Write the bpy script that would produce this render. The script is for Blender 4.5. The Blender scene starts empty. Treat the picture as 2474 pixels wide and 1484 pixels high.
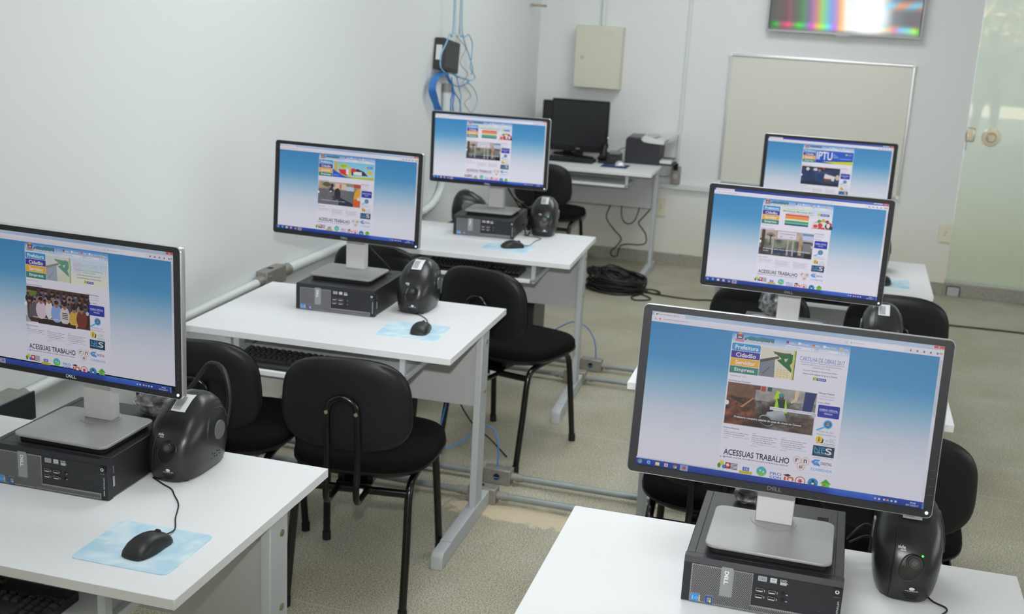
import bpy, bmesh, math, random
from mathutils import Vector, Matrix, Euler
random.seed(7)
S = bpy.context.scene
COL = S.collection
PI = math.pi

# ------------------------------------------------------------------ camera
cam_d = bpy.data.cameras.new('camera')
cam = bpy.data.objects.new('camera', cam_d)
COL.objects.link(cam)
f_ = Vector((-0.26210742, 0.93162179, -0.25175491)).normalized()
r_ = Vector((0.95762303, 0.28336555, 0.05159549)).normalized()
u_ = r_.cross(f_).normalized()
cam.matrix_world = Matrix(((r_.x, u_.x, -f_.x, 0.0), (r_.y, u_.y, -f_.y, 0.0), (r_.z, u_.z, -f_.z, 1.8063), (0, 0, 0, 1)))
cam_d.sensor_width = 36.0
cam_d.lens = 2852.62 / 2474 * 36.0
cam_d.clip_start = 0.05
cam_d.dof.use_dof = True
cam_d.dof.focus_distance = 2.45
cam_d.dof.aperture_fstop = 6.3
S.camera = cam

# ------------------------------------------------------------------ world, lights, exposure
S.view_settings.view_transform = 'Standard'
S.view_settings.look = 'None'
S.view_settings.gamma = 1.0
S.view_settings.use_curve_mapping = False
S.view_settings.exposure = 0.0
wd = bpy.data.worlds.new('sky'); S.world = wd
wd.use_nodes = True
bg = wd.node_tree.nodes['Background']
bg.inputs[0].default_value = (0.70, 0.83, 1.0, 1)
bg.inputs[1].default_value = 2.5

def light(name, kind, loc, rot, energy, color=(1, 1, 1), **kw):
    d = bpy.data.lights.new(name, kind); d.energy = energy; d.color = color
    for k, v in kw.items(): setattr(d, k, v)
    o = bpy.data.objects.new(name, d); COL.objects.link(o)
    o.location = loc; o.rotation_euler = rot
    return o
# fluorescent fittings on the ceiling, daylight from the open shop front behind the camera, the camera's own flash
for i, (x, y, e) in enumerate(((-0.9, 1.2, 21), (-0.9, 4.0, 25), (-0.7, 6.7, 27))):
    light('ceiling_lamp_light', 'AREA', (x, y, 2.90), (0, 0, 0), e, (0.955, 0.985, 1.0), shape='RECTANGLE', size=1.3, size_y=0.9)
light('side_window_daylight', 'AREA', (3.7, 3.0, 1.7), (0, PI/2, 0), 40, (0.94, 0.98, 1.0), shape='RECTANGLE', size=1.4, size_y=3.6)
fl = light('camera_flash', 'SPOT', (0.0, -0.02, 2.06), (0, 0, 0), 290, (1, 1, 1), shadow_soft_size=0.035)
fl.data.spot_size = math.radians(68); fl.data.spot_blend = 1.0
fl.rotation_euler = (Vector((-0.20, 0.95, -0.13)).to_track_quat('-Z', 'Y')).to_euler()
light('sun', 'SUN', (0, -10, 8), Euler((math.radians(-42), math.radians(14), 0)), 26.0, (1, 0.93, 0.8), angle=0.01)
light('corridor_light', 'AREA', (1.7, 9.3, 2.5), (0, 0, 0), 9, (1, 1, 1), shape='RECTANGLE', size=1.8, size_y=0.8)

# ------------------------------------------------------------------ helpers
def lin(c):
    c = c/255.0
    return c/12.92 if c <= 0.04045 else ((c+0.055)/1.055)**2.4
def rgb(r, g, b): return (lin(r), lin(g), lin(b))

MATS = {}
def mat(name, c=(200, 200, 200), rough=0.5, metal=0.0, noise=0.0, nscale=40, bump=0.0, bscale=200, **kw):
    """procedural principled material; c is sRGB"""
    if name in MATS: return MATS[name]
    m = bpy.data.materials.new(name); m.use_nodes = True
    nt = m.node_tree; b = nt.nodes['Principled BSDF']
    b.inputs['Roughness'].default_value = rough; b.inputs['Metallic'].default_value = metal
    col = rgb(*c) + (1,)
    b.inputs['Base Color'].default_value = col
    for k, v in kw.items(): b.inputs[k.replace('_', ' ')].default_value = v
    tc = nt.nodes.new('ShaderNodeTexCoord')
    if noise > 0:
        n = nt.nodes.new('ShaderNodeTexNoise'); n.inputs['Scale'].default_value = nscale; n.inputs['Detail'].default_value = 4
        nt.links.new(tc.outputs['Object'], n.inputs['Vector'])
        rp = nt.nodes.new('ShaderNodeValToRGB')
        rp.color_ramp.elements[0].position = 0.3; rp.color_ramp.elements[1].position = 0.7
        rp.color_ramp.elements[0].color = tuple(max(0, x*(1-noise)) for x in col[:3]) + (1,)
        rp.color_ramp.elements[1].color = tuple(min(1, x*(1+noise)) for x in col[:3]) + (1,)
        nt.links.new(n.outputs['Fac'], rp.inputs['Fac']); nt.links.new(rp.outputs['Color'], b.inputs['Base Color'])
    if bump > 0:
        n2 = nt.nodes.new('ShaderNodeTexNoise'); n2.inputs['Scale'].default_value = bscale; n2.inputs['Detail'].default_value = 3
        nt.links.new(tc.outputs['Object'], n2.inputs['Vector'])
        bp = nt.nodes.new('ShaderNodeBump'); bp.inputs['Strength'].default_value = bump; bp.inputs['Distance'].default_value = 0.002
        nt.links.new(n2.outputs['Fac'], bp.inputs['Height']); nt.links.new(bp.outputs['Normal'], b.inputs['Normal'])
    MATS[name] = m
    return m

def I4(): return Matrix.Identity(4)
def TR(x=0, y=0, z=0): return Matrix.Translation((x, y, z))
def RZ(a): return Matrix.Rotation(a, 4, 'Z')
def RX(a): return Matrix.Rotation(a, 4, 'X')
def RY(a): return Matrix.Rotation(a, 4, 'Y')

class MB:
    """collects shapes into one mesh object"""
    def __init__(s): s.v = []; s.f = []; s.m = []; s.sm = []; s.mats = []
    def mi(s, m):
        if m not in s.mats: s.mats.append(m)
        return s.mats.index(m)
    def add(s, vs, fs, m, smooth=False, M=None):
        o = len(s.v)
        for p in vs: s.v.append(tuple(M @ Vector(p)) if M is not None else tuple(p))
        k = s.mi(m)
        for f in fs: s.f.append(tuple(i+o for i in f)); s.m.append(k); s.sm.append(smooth)
        return s
    def box(s, lo, hi, m, bev=0.0, M=None, seg=2):
        bm = bmesh.new(); bmesh.ops.create_cube(bm, size=1.0)
        for v in bm.verts:
            v.co = Vector([(lo[i]+hi[i])/2 + v.co[i]*(hi[i]-lo[i]) for i in range(3)])
        if bev > 0:
            bmesh.ops.bevel(bm, geom=bm.edges[:], offset=bev, segments=seg, profile=0.5, affect='EDGES', clamp_overlap=True)
        bm.verts.index_update()
        if bev > 0:   # flat main faces, smooth rounded edges
            big = [f for f in bm.faces if max(abs(c) for c in f.normal) > 0.999]; small = [f for f in bm.faces if max(abs(c) for c in f.normal) <= 0.999]
            o = len(s.v); s.add([v.co.copy() for v in bm.verts], [], m, True, M); k = s.mi(m)
            for fs_, sm in ((big, False), (small, True)):
                for f in fs_: s.f.append(tuple(v.index+o for v in f.verts)); s.m.append(k); s.sm.append(sm)
        else: s.add([v.co.copy() for v in bm.verts], [[v.index for v in f.verts] for f in bm.faces], m, False, M)
        bm.free(); return s
    def cyl(s, a, b, r, m, n=20, r2=None, M=None, caps=True, smooth=True):
        a = Vector(a); b = Vector(b); d = (b-a).normalized()
        x = d.orthogonal().normalized(); y = d.cross(x); r2 = r if r2 is None else r2
        vs = []
        for (c, rr) in ((a, r), (b, r2)):
            for i in range(n):
                t = 2*PI*i/n; vs.append(c + x*math.cos(t)*rr + y*math.sin(t)*rr)
        fs = [(i, (i+1) % n, n+(i+1) % n, n+i) for i in range(n)]
        s.add(vs, fs, m, smooth, M)
        if caps: s.add(vs, [tuple(range(n-1, -1, -1)), tuple(range(n, 2*n))], m, False, M)
        return s
    def tube(s, pts, r, m, n=8, M=None, closed=False, sub=6, smoothpath=True):
        pts = [Vector(p) for p in pts]
        if smoothpath and len(pts) > 2: pts = spline(pts, sub, closed)
        K = len(pts); vs = []
        up = None
        for i, p in enumerate(pts):
            if closed: t = pts[(i+1) % K]-pts[(i-1) % K]
            else: t = pts[min(i+1, K-1)]-pts[max(i-1, 0)]
            t = t.normalized() if t.length > 1e-9 else Vector((0, 0, 1))
            if up is None: up = t.orthogonal().normalized()
            up = (up - t*up.dot(t)); up = up.normalized() if up.length > 1e-6 else t.orthogonal().normalized()
            w = t.cross(up)
            rr = r(i/(K-1)) if callable(r) else r
            for j in range(n):
                a = 2*PI*j/n; vs.append(p + up*math.cos(a)*rr + w*math.sin(a)*rr)
        fs = []
        for i in range(K if closed else K-1):
            for j in range(n):
                a = i*n+j; b = i*n+(j+1) % n; c = ((i+1) % K)*n+(j+1) % n; d = ((i+1) % K)*n+j
                fs.append((a, b, c, d))
        if not closed: fs += [tuple(range(n-1, -1, -1)), tuple((K-1)*n+j for j in range(n))]
        s.add(vs, fs, m, True, M); return s
    def prism(s, outline, t0, t1, m, axis='Z', M=None, smooth=False, bev=0.0):
        """outline: 2D points; extruded t0..t1 along axis (Z: xy outline; Y: xz outline; X: yz outline)"""
        def P(p, t):
            return (p[0], p[1], t) if axis == 'Z' else ((p[0], t, p[1]) if axis == 'Y' else (t, p[0], p[1]))
        n = len(outline)
        if bev <= 0:
            rings = [(outline, t0), (outline, t1)]
        else:
            sgn = 1 if t1 > t0 else -1
            small = inset(outline, bev)
            mid = inset(outline, bev*0.3)
            rings = [(small, t0), (mid, t0+sgn*bev*0.3), (outline, t0+sgn*bev), (outline, t1-sgn*bev), (mid, t1-sgn*bev*0.3), (small, t1)]
        vs = []
        for o, t in rings: vs += [P(p, t) for p in o]
        K = len(rings)
        fs = [(k*n+i, k*n+(i+1) % n, (k+1)*n+(i+1) % n, (k+1)*n+i) for k in range(K-1) for i in range(n)]
        s.add(vs, fs, m, smooth or bev > 0, M)
        s.add(vs, [tuple(range(n-1, -1, -1)), tuple(range((K-1)*n, K*n))], m, False, M)
        return s
    def loft(s, rings, m, M=None, cap=True, smooth=True):
        n = len(rings[0]); vs = [p for r in rings for p in r]; K = len(rings)
        fs = [(k*n+i, k*n+(i+1) % n, (k+1)*n+(i+1) % n, (k+1)*n+i) for k in range(K-1) for i in range(n)]
        if cap: fs += [tuple(range(n-1, -1, -1)), tuple(range((K-1)*n, K*n))]
        s.add(vs, fs, m, smooth, M); return s
    def build(s, name, parent=None, loc=None, rotz=0.0, M=None, autosmooth=True):
        me = bpy.data.meshes.new(name)
        me.from_pydata(s.v, [], s.f)
        for m in s.mats: me.materials.append(m)
        for p, k, sm in zip(me.polygons, s.m, s.sm): p.material_index = k; p.use_smooth = sm
        bm = bmesh.new(); bm.from_mesh(me)
        bmesh.ops.remove_doubles(bm, verts=bm.verts, dist=1e-6)
        bmesh.ops.recalc_face_normals(bm, faces=bm.faces)
        for e in bm.edges:
            if len(e.link_faces) == 2 and e.calc_face_angle(0) > math.radians(38): e.smooth = False
        bm.to_mesh(me); bm.free()
        me.update()
        o = bpy.data.objects.new(name, me); COL.objects.link(o)
        if parent: o.parent = parent
        if loc is not None: o.location = loc
        o.rotation_euler = (0, 0, rotz)
        if M is not None: o.matrix_local = M
        return o

def spline(pts, sub=6, closed=False):
    out = []; K = len(pts)
    rng = range(K) if closed else range(K-1)
    for i in rng:
        if closed: p0, p1, p2, p3 = pts[(i-1) % K], pts[i], pts[(i+1) % K], pts[(i+2) % K]
        else: p0, p1, p2, p3 = pts[max(i-1, 0)], pts[i], pts[i+1], pts[min(i+2, K-1)]
        for k in range(sub):
            t = k/sub
            out.append(0.5*((2*p1)+(-p0+p2)*t+(2*p0-5*p1+4*p2-p3)*t*t+(-p0+3*p1-3*p2+p3)*t**3))
    if not closed: out.append(pts[-1])
    return out
def inset(o, d):
    n = len(o); res = []
    A = sum(o[i][0]*o[(i+1) % n][1]-o[(i+1) % n][0]*o[i][1] for i in range(n))
    sg = 1 if A > 0 else -1
    for i in range(n):
        a = Vector(o[i-1]); b = Vector(o[i]); c = Vector(o[(i+1) % n])
        e1 = (b-a); e2 = (c-b)
        if e1.length < 1e-9 or e2.length < 1e-9: res.append(tuple(b)); continue
        e1.normalize(); e2.normalize()
        n1 = Vector((-e1.y, e1.x))*sg; n2 = Vector((-e2.y, e2.x))*sg
        nn = (n1+n2); nn = nn.normalized() if nn.length > 1e-6 else n1
        k = max(0.5, nn.dot(n1))
        res.append(tuple(b+nn*d/k))
    return res
def rrect(x0, y0, x1, y1, r, n=5):
    out = []
    for cx, cy, a0 in ((x1-r, y0+r, -PI/2), (x1-r, y1-r, 0), (x0+r, y1-r, PI/2), (x0+r, y0+r, PI)):
        for k in range(n+1):
            a = a0+PI/2*k/n; out.append((cx+r*math.cos(a), cy+r*math.sin(a)))
    return out
def supel(cx, cy, a, b, n=28, e=2.6):
    out = []
    for k in range(n):
        t = 2*PI*k/n; c, s_ = math.cos(t), math.sin(t)
        out.append((cx+a*abs(c)**(2/e)*(1 if c >= 0 else -1), cy+b*abs(s_)**(2/e)*(1 if s_ >= 0 else -1)))
    return out
def interp(tab, z):
    if z <= tab[0][0]: return tab[0][1]
    for (a, va), (b, vb) in zip(tab, tab[1:]):
        if z <= b:
            t = (z-a)/(b-a); t = t*t*(3-2*t) if False else t
            return va+(vb-va)*t
    return tab[-1][1]

def empty(name, loc=(0, 0, 0), rotz=0.0):
    o = bpy.data.objects.new(name, None); COL.objects.link(o)
    o.empty_display_size = 0.1
    o.location = loc; o.rotation_euler = (0, 0, rotz); return o
def tag(o, label=None, cat=None, group=None, kind=None):
    if label: o['label'] = label
    if cat: o['category'] = cat
    if group: o['group'] = group
    if kind: o['kind'] = kind
    return o
def kids(o): return [c for c in bpy.data.objects if c.parent == o]
def copy_tree(o, parent=None):
    c = o.copy(); COL.objects.link(c)
    if parent is not None: c.parent = parent
    for ch in kids(o): copy_tree(ch, c)
    return c
def place(o, loc, rz=0.0, label=None):
    o.location = loc; o.rotation_euler = (0, 0, rz)
    if label: o['label'] = label
    return o

# ------------------------------------------------------------------ text and flat artwork (vertex coloured)
TXT = {}
def text_mesh(txt, bold=False, shear=0.0):
    key = (txt, bold, shear)
    if key in TXT: return TXT[key]
    cu = bpy.data.curves.new('t', 'FONT'); cu.body = txt; cu.size = 1.0; cu.resolution_u = 3
    cu.offset = 0.018 if bold else 0.0; cu.shear = shear
    ob = bpy.data.objects.new('t', cu); COL.objects.link(ob)
    dg = bpy.context.evaluated_depsgraph_get(); dg.update()
    me = bpy.data.meshes.new_from_object(ob.evaluated_get(dg))
    vs = [tuple(v.co[:2]) for v in me.vertices]; fs = [tuple(p.vertices) for p in me.polygons]
    bpy.data.objects.remove(ob); bpy.data.curves.remove(cu); bpy.data.meshes.remove(me)
    xs = [v[0] for v in vs] or [0, 1]; ys = [v[1] for v in vs] or [0, 1]
    TXT[key] = (vs, fs, min(xs), max(xs), min(ys), max(ys))
    return TXT[key]

class Art:
    """flat coloured artwork in millimetres: x right, y DOWN from the top-left corner; one mesh, colour attribute"""
    def __init__(s, h, step=0.00006): s.v = []; s.f = []; s.c = []; s.h = h; s.L = 0; s.step = step
    def P(s, x, y): return (x/1000, -s.L*s.step, (s.h-y)/1000)
    def poly(s, pts, c, cs=None):
        s.L += 1; o = len(s.v)
        for p in pts: s.v.append(s.P(*p))
        s.f.append(tuple(range(o, o+len(pts))))
        s.c.append([c]*len(pts) if cs is None else cs)
    def rect(s, x0, y0, x1, y1, c, c2=None):
        c = rgb(*c); c2 = rgb(*c2) if c2 else c
        s.poly([(x0, y1), (x1, y1), (x1, y0), (x0, y0)], c, [c2, c2, c, c])
    def rr(s, x0, y0, x1, y1, r, c): s.poly(rrect(x0, y0, x1, y1, r, 4), rgb(*c))
    def ell(s, cx, cy, a, b, c, n=20, rot=0.0):
        co, si = math.cos(rot), math.sin(rot)
        s.poly([(cx+a*math.cos(t)*co-b*math.sin(t)*si, cy+a*math.cos(t)*si+b*math.sin(t)*co) for t in [2*PI*k/n for k in range(n)]], rgb(*c))
    def pg(s, pts, c): s.poly(pts, rgb(*c))
    def line(s, x0, y0, x1, y1, w, c):
        d = Vector((x1-x0, y1-y0)).normalized(); n = Vector((-d.y, d.x))*w/2
        s.pg([(x0+n.x, y0+n.y), (x1+n.x, y1+n.y), (x1-n.x, y1-n.y), (x0-n.x, y0-n.y)], c)
    def grid(s, x0, y0, x1, y1, nx, ny, fn):
        s.L += 1; o = len(s.v); cols = []
        for j in range(ny+1):
            for i in range(nx+1):
                u, v = i/nx, j/ny
                s.v.append(s.P(x0+(x1-x0)*u, y0+(y1-y0)*v)); cols.append(rgb(*[max(0, min(255, q)) for q in fn(u, v)]))
        for j in range(ny):
            for i in range(nx):
                a = j*(nx+1)+i; q = (a, a+1, a+nx+2, a+nx+1)
                s.f.append(tuple(o+k for k in q)); s.c.append([cols[k] for k in q])
    def text(s, t, x, y, w, h, c, bold=False, shear=0.0, rot=0.0):
        """fit the text into the box x..x+w, baseline y+h (y down)"""
        vs, fs, a, b, lo, hi = text_mesh(t, bold, shear)
        s.L += 1; o = len(s.v); k = (b-a) or 1; kh = (hi-lo) or 1; c = rgb(*c)
        co, si = math.cos(rot), math.sin(rot)
        for (px, py) in vs:
            X = (px-a)/k*w; Y = h-(py-lo)/kh*h
            s.v.append(s.P(x+X*co-Y*si, y+X*si+Y*co))
        for f in fs: s.f.append(tuple(i+o for i in f)); s.c.append([c]*len(f))
    def build(s, name, m, parent=None, M=None):
        me = bpy.data.meshes.new(name); me.from_pydata(s.v, [], s.f)
        ca = me.color_attributes.new('Col', 'FLOAT_COLOR', 'CORNER'); k = 0
        for p, cs in zip(me.polygons, s.c):
            for q in cs: ca.data[k].color = (q[0], q[1], q[2], 1); k += 1
        me.materials.append(m)
        o = bpy.data.objects.new(name, me); COL.objects.link(o)
        if parent: o.parent = parent
        if M is not None: o.matrix_local = M
        return o
def col_mat(name, strength=0.0, rough=0.5):
    if name in MATS: return MATS[name]
    m = bpy.data.materials.new(name); m.use_nodes = True; nt = m.node_tree; b = nt.nodes['Principled BSDF']
    a = nt.nodes.new('ShaderNodeVertexColor'); a.layer_name = 'Col'
    b.inputs['Roughness'].default_value = rough
    if strength > 0:
        b.inputs['Base Color'].default_value = (0.01, 0.01, 0.012, 1)
        b.inputs['Specular IOR Level'].default_value = 0.25
        nt.links.new(a.outputs['Color'], b.inputs['Emission Color']); b.inputs['Emission Strength'].default_value = strength
    else: nt.links.new(a.outputs['Color'], b.inputs['Base Color'])
    MATS[name] = m; return m
PRINT = col_mat('printed_colours', 0, 0.45)

# ------------------------------------------------------------------ materials
WHITE_LAM = mat('white_melamine', (230, 232, 235), 0.42, noise=0.01, nscale=300)
EDGE_LAM = mat('white_edge_band', (222, 224, 225), 0.4)
GREY_LAM = mat('grey_laminate', (184, 185, 189), 0.5, noise=0.015, nscale=200)
GREY_STEEL = mat('light_grey_steel', (186, 192, 196), 0.42, 0.0, noise=0.01, nscale=30, bump=0.03, bscale=500)
GREY_PLAST = mat('grey_plastic_cap', (178, 178, 180), 0.6, bump=0.05, bscale=300)
BRASS = mat('zinc_screw', (170, 160, 120), 0.35, 0.9)
BLACK_FAB = mat('black_seat_fabric', (15, 15, 15), 0.95, noise=0.25, nscale=900, bump=0.3, bscale=1500, Specular_IOR_Level=0.12)
BLACK_SHELL = mat('black_plastic_shell', (25, 26, 28), 0.42, bump=0.05, bscale=900, Specular_IOR_Level=0.3)
BLACK_TUBE = mat('black_painted_tube', (11, 11, 12), 0.2, bump=0.02, bscale=80)
BLACK_RUB = mat('black_rubber', (18, 18, 18), 0.8, noise=0.1)
BEZEL = mat('charcoal_bezel', (36, 37, 40), 0.55, bump=0.06, bscale=1500, Specular_IOR_Level=0.3)
SILVER = mat('silver_edge', (205, 206, 208), 0.28, 0.75, noise=0.01)
ALU = mat('satin_aluminium_base', (160, 161, 161), 0.42, 0.4, noise=0.01, nscale=400, bump=0.03, bscale=900)
NECK = mat('light_grey_neck', (206, 206, 210), 0.5, 0.1, noise=0.01)
CASE = mat('dark_grey_case', (40, 40, 42), 0.42, 0.1, noise=0.05, nscale=100, bump=0.05, bscale=1200)
CASE_F = mat('case_front_black', (31, 33, 39), 0.42, bump=0.04, bscale=900)
GRILLE = mat('grille_grey', (140, 140, 144), 0.45, 0.2, noise=0.02)
HOLE = mat('hole_black', (10, 10, 11), 0.8, noise=0.05)
UPS_B = mat('black_moulded_plastic', (38, 39, 42), 0.28, bump=0.06, bscale=1100)
UPS_D = mat('deep_black_plastic', (16, 16, 18), 0.4, noise=0.05)
UPS_DISC = mat('grey_round_badge', (125, 128, 130), 0.35, 0.5, noise=0.02)
MOUSE_B = mat('black_mouse_plastic', (26, 27, 29), 0.42, bump=0.03, bscale=700)
KEYB = mat('keyboard_black', (24, 24, 27), 0.4, noise=0.05)
KEYT = mat('keyboard_key', (34, 34, 38), 0.35, noise=0.05)
PIPE = mat('galvanised_pipe', (142, 150, 150), 0.42, 0.35, noise=0.06, nscale=12, bump=0.03, bscale=60)
CAST = mat('cast_aluminium_fitting', (150, 148, 142), 0.5, 0.45, noise=0.12, nscale=50, bump=0.25, bscale=350)
WPIPE = mat('white_painted_conduit', (214, 222, 222), 0.35, noise=0.01)
BLUE_C = mat('blue_network_cable', (62, 128, 200), 0.45, noise=0.03)
LBLUE_C = mat('pale_blue_network_cable', (130, 180, 215), 0.45, noise=0.03)
GREY_C = mat('grey_wire', (150, 152, 146), 0.5, noise=0.02)
BLACK_C = mat('black_cable', (26, 26, 25), 0.5, noise=0.05)
BEIGE = mat('beige_enamel', (212, 211, 196), 0.42, noise=0.02, nscale=20)
IVORY = mat('ivory_plastic', (222, 218, 198), 0.4, noise=0.01)
WFRAME = mat('aluminium_frame', (214, 216, 218), 0.28, 0.6, noise=0.01)
BOARD = mat('white_board_face', (218, 218, 209), 0.32, noise=0.012, nscale=2)
PRN_W = mat('printer_white', (214, 220, 216), 0.4, noise=0.01)
PAPER = mat('paper_white', (226, 228, 232), 0.7, noise=0.01)
CHROME = mat('chrome', (215, 210, 200), 0.12, 1.0, noise=0.01)
TVF = mat('tv_silver_frame', (178, 178, 184), 0.4, 0.15, noise=0.01)

def plastic_film():
    m = bpy.data.materials.new('clear_plastic_film'); m.use_nodes = True; nt = m.node_tree
    for n in list(nt.nodes): nt.nodes.remove(n)
    out = nt.nodes.new('ShaderNodeOutputMaterial'); mx = nt.nodes.new('ShaderNodeMixShader')
    tr = nt.nodes.new('ShaderNodeBsdfTransparent'); gl = nt.nodes.new('ShaderNodeBsdfPrincipled')
    gl.inputs['Base Color'].default_value = (0.75, 0.77, 0.8, 1); gl.inputs['Roughness'].default_value = 0.12
    tc = nt.nodes.new('ShaderNodeTexCoord'); n = nt.nodes.new('ShaderNodeTexNoise'); n.inputs['Scale'].default_value = 45; n.inputs['Detail'].default_value = 5
    nt.links.new(tc.outputs['Object'], n.inputs['Vector'])
    rp = nt.nodes.new('ShaderNodeValToRGB'); rp.color_ramp.elements[0].position = 0.4; rp.color_ramp.elements[1].position = 0.68
    rp.color_ramp.elements[0].color = (0.04, 0.04, 0.04, 1); rp.color_ramp.elements[1].color = (0.5, 0.5, 0.5, 1)
    bp = nt.nodes.new('ShaderNodeBump'); bp.inputs['Strength'].default_value = 0.9; bp.inputs['Distance'].default_value = 0.01
    nt.links.new(n.outputs['Fac'], rp.inputs['Fac']); nt.links.new(n.outputs['Fac'], bp.inputs['Height']); nt.links.new(bp.outputs['Normal'], gl.inputs['Normal'])
    nt.links.new(rp.outputs['Color'], mx.inputs['Fac']); nt.links.new(tr.outputs[0], mx.inputs[1]); nt.links.new(gl.outputs[0], mx.inputs[2])
    nt.links.new(mx.outputs[0], out.inputs['Surface']); return m
FILM = plastic_film()

def pad_mat():
    m = mat('light_blue_pad', (196, 222, 236), 0.6); nt = m.node_tree; b = nt.nodes['Principled BSDF']
    tc = nt.nodes.new('ShaderNodeTexCoord'); n = nt.nodes.new('ShaderNodeTexNoise'); n.inputs['Scale'].default_value = 14; n.inputs['Detail'].default_value = 2; n.inputs['Distortion'].default_value = 1.2
    rp = nt.nodes.new('ShaderNodeValToRGB'); rp.color_ramp.elements[0].position = 0.35; rp.color_ramp.elements[1].position = 0.66
    rp.color_ramp.elements[0].color = rgb(178, 214, 234)+(1,); rp.color_ramp.elements[1].color = rgb(216, 234, 244)+(1,)
    nt.links.new(tc.outputs['Object'], n.inputs['Vector']); nt.links.new(n.outputs['Fac'], rp.inputs['Fac']); nt.links.new(rp.outputs['Color'], b.inputs['Base Color'])
    return m
PAD = pad_mat()

def floor_mat():
    m = bpy.data.materials.new('granular_terrazzo_floor'); m.use_nodes = True; nt = m.node_tree; b = nt.nodes['Principled BSDF']; L = nt.links.new
    tc = nt.nodes.new('ShaderNodeTexCoord')
    def noise(sc, det, dist=0.0):
        n = nt.nodes.new('ShaderNodeTexNoise'); n.inputs['Scale'].default_value = sc; n.inputs['Detail'].default_value = det; n.inputs['Distortion'].default_value = dist
        L(tc.outputs['Object'], n.inputs['Vector']); return n
    def ramp(src, p0, c0, p1, c1):
        r = nt.nodes.new('ShaderNodeValToRGB'); r.color_ramp.elements[0].position = p0; r.color_ramp.elements[1].position = p1
        r.color_ramp.elements[0].color = c0+(1,); r.color_ramp.elements[1].color = c1+(1,); L(src, r.inputs['Fac']); return r
    def mix(kind, fac, a, c):
        x = nt.nodes.new('ShaderNodeMix'); x.data_type = 'RGBA'; x.blend_type = kind
        if isinstance(fac, float): x.inputs[0].default_value = fac
        else: L(fac, x.inputs[0])
        L(a, x.inputs[6])
        if isinstance(c, tuple): x.inputs[7].default_value = c+(1,)
        else: L(c, x.inputs[7])
        return x.outputs[2]
    fine = ramp(noise(210, 3, 0.3).outputs['Fac'], 0.36, rgb(130, 127, 114), 0.64, rgb(211, 208, 190))
    big = ramp(noise(2.2, 5, 0.5).outputs['Fac'], 0.35, (0.82, 0.80, 0.74), 0.7, (1.06, 1.06, 1.05))
    col = mix('MULTIPLY', 1.0, fine.outputs['Color'], big.outputs['Color'])
    # thin pale joints every 1.752 m across the room
    sp = nt.nodes.new('ShaderNodeSeparateXYZ'); L(tc.outputs['Object'], sp.inputs[0])
    def math_(op, a, v):
        q = nt.nodes.new('ShaderNodeMath'); q.operation = op
        L(a, q.inputs[0]); q.inputs[1].default_value = v; return q.outputs[0]
    y = math_('ADD', sp.outputs['Y'], 10*1.752-2.965+0.004)
    y = math_('MODULO', y, 1.752); jl = math_('LESS_THAN', y, 0.006)
    x = math_('ADD', sp.outputs['X'], 10*1.752-1.62); x = math_('MODULO', x, 1.752); jx = math_('LESS_THAN', x, 0.006)
    mxx = nt.nodes.new('ShaderNodeMath'); mxx.operation = 'MAXIMUM'; L(jl, mxx.inputs[0]); L(jx, mxx.inputs[1])
    jf = math_('MULTIPLY', mxx.outputs[0], 0.45)
    col = mix('MIX', jf, col, rgb(205, 200, 185))
    vd = nt.nodes.new('ShaderNodeVectorMath'); vd.operation = 'DISTANCE'; sc = nt.nodes.new('ShaderNodeVectorMath'); sc.operation = 'MULTIPLY'; sc.inputs[1].default_value = (0.42, 1.7, 0)
    L(tc.outputs['Object'], sc.inputs[0]); L(sc.outputs[0], vd.inputs[0]); vd.inputs[1].default_value = (-0.98*0.42, 3.83*1.7, 0)
    nz = noise(18, 5, 1.0).outputs['Fac']
    ad = nt.nodes.new('ShaderNodeMath'); ad.operation = 'MULTIPLY_ADD'; L(nz, ad.inputs[0]); ad.inputs[1].default_value = -0.22; L(vd.outputs['Value'], ad.inputs[2])
    st = ramp(ad.outputs[0], 0.0, (0.7, 0.7, 0.7), 0.03, (0, 0, 0))
    col = mix('MIX', st.outputs['Color'], col, rgb(222, 208, 176))
    L(col, b.inputs['Base Color'])
    b.inputs['Roughness'].default_value = 0.62
    bp = nt.nodes.new('ShaderNodeBump'); bp.inputs['Strength'].default_value = 0.12; bp.inputs['Distance'].default_value = 0.001
    L(noise(210, 3, 0.3).outputs['Fac'], bp.inputs['Height']); L(bp.outputs['Normal'], b.inputs['Normal'])
    return m
FLOOR = floor_mat()
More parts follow.
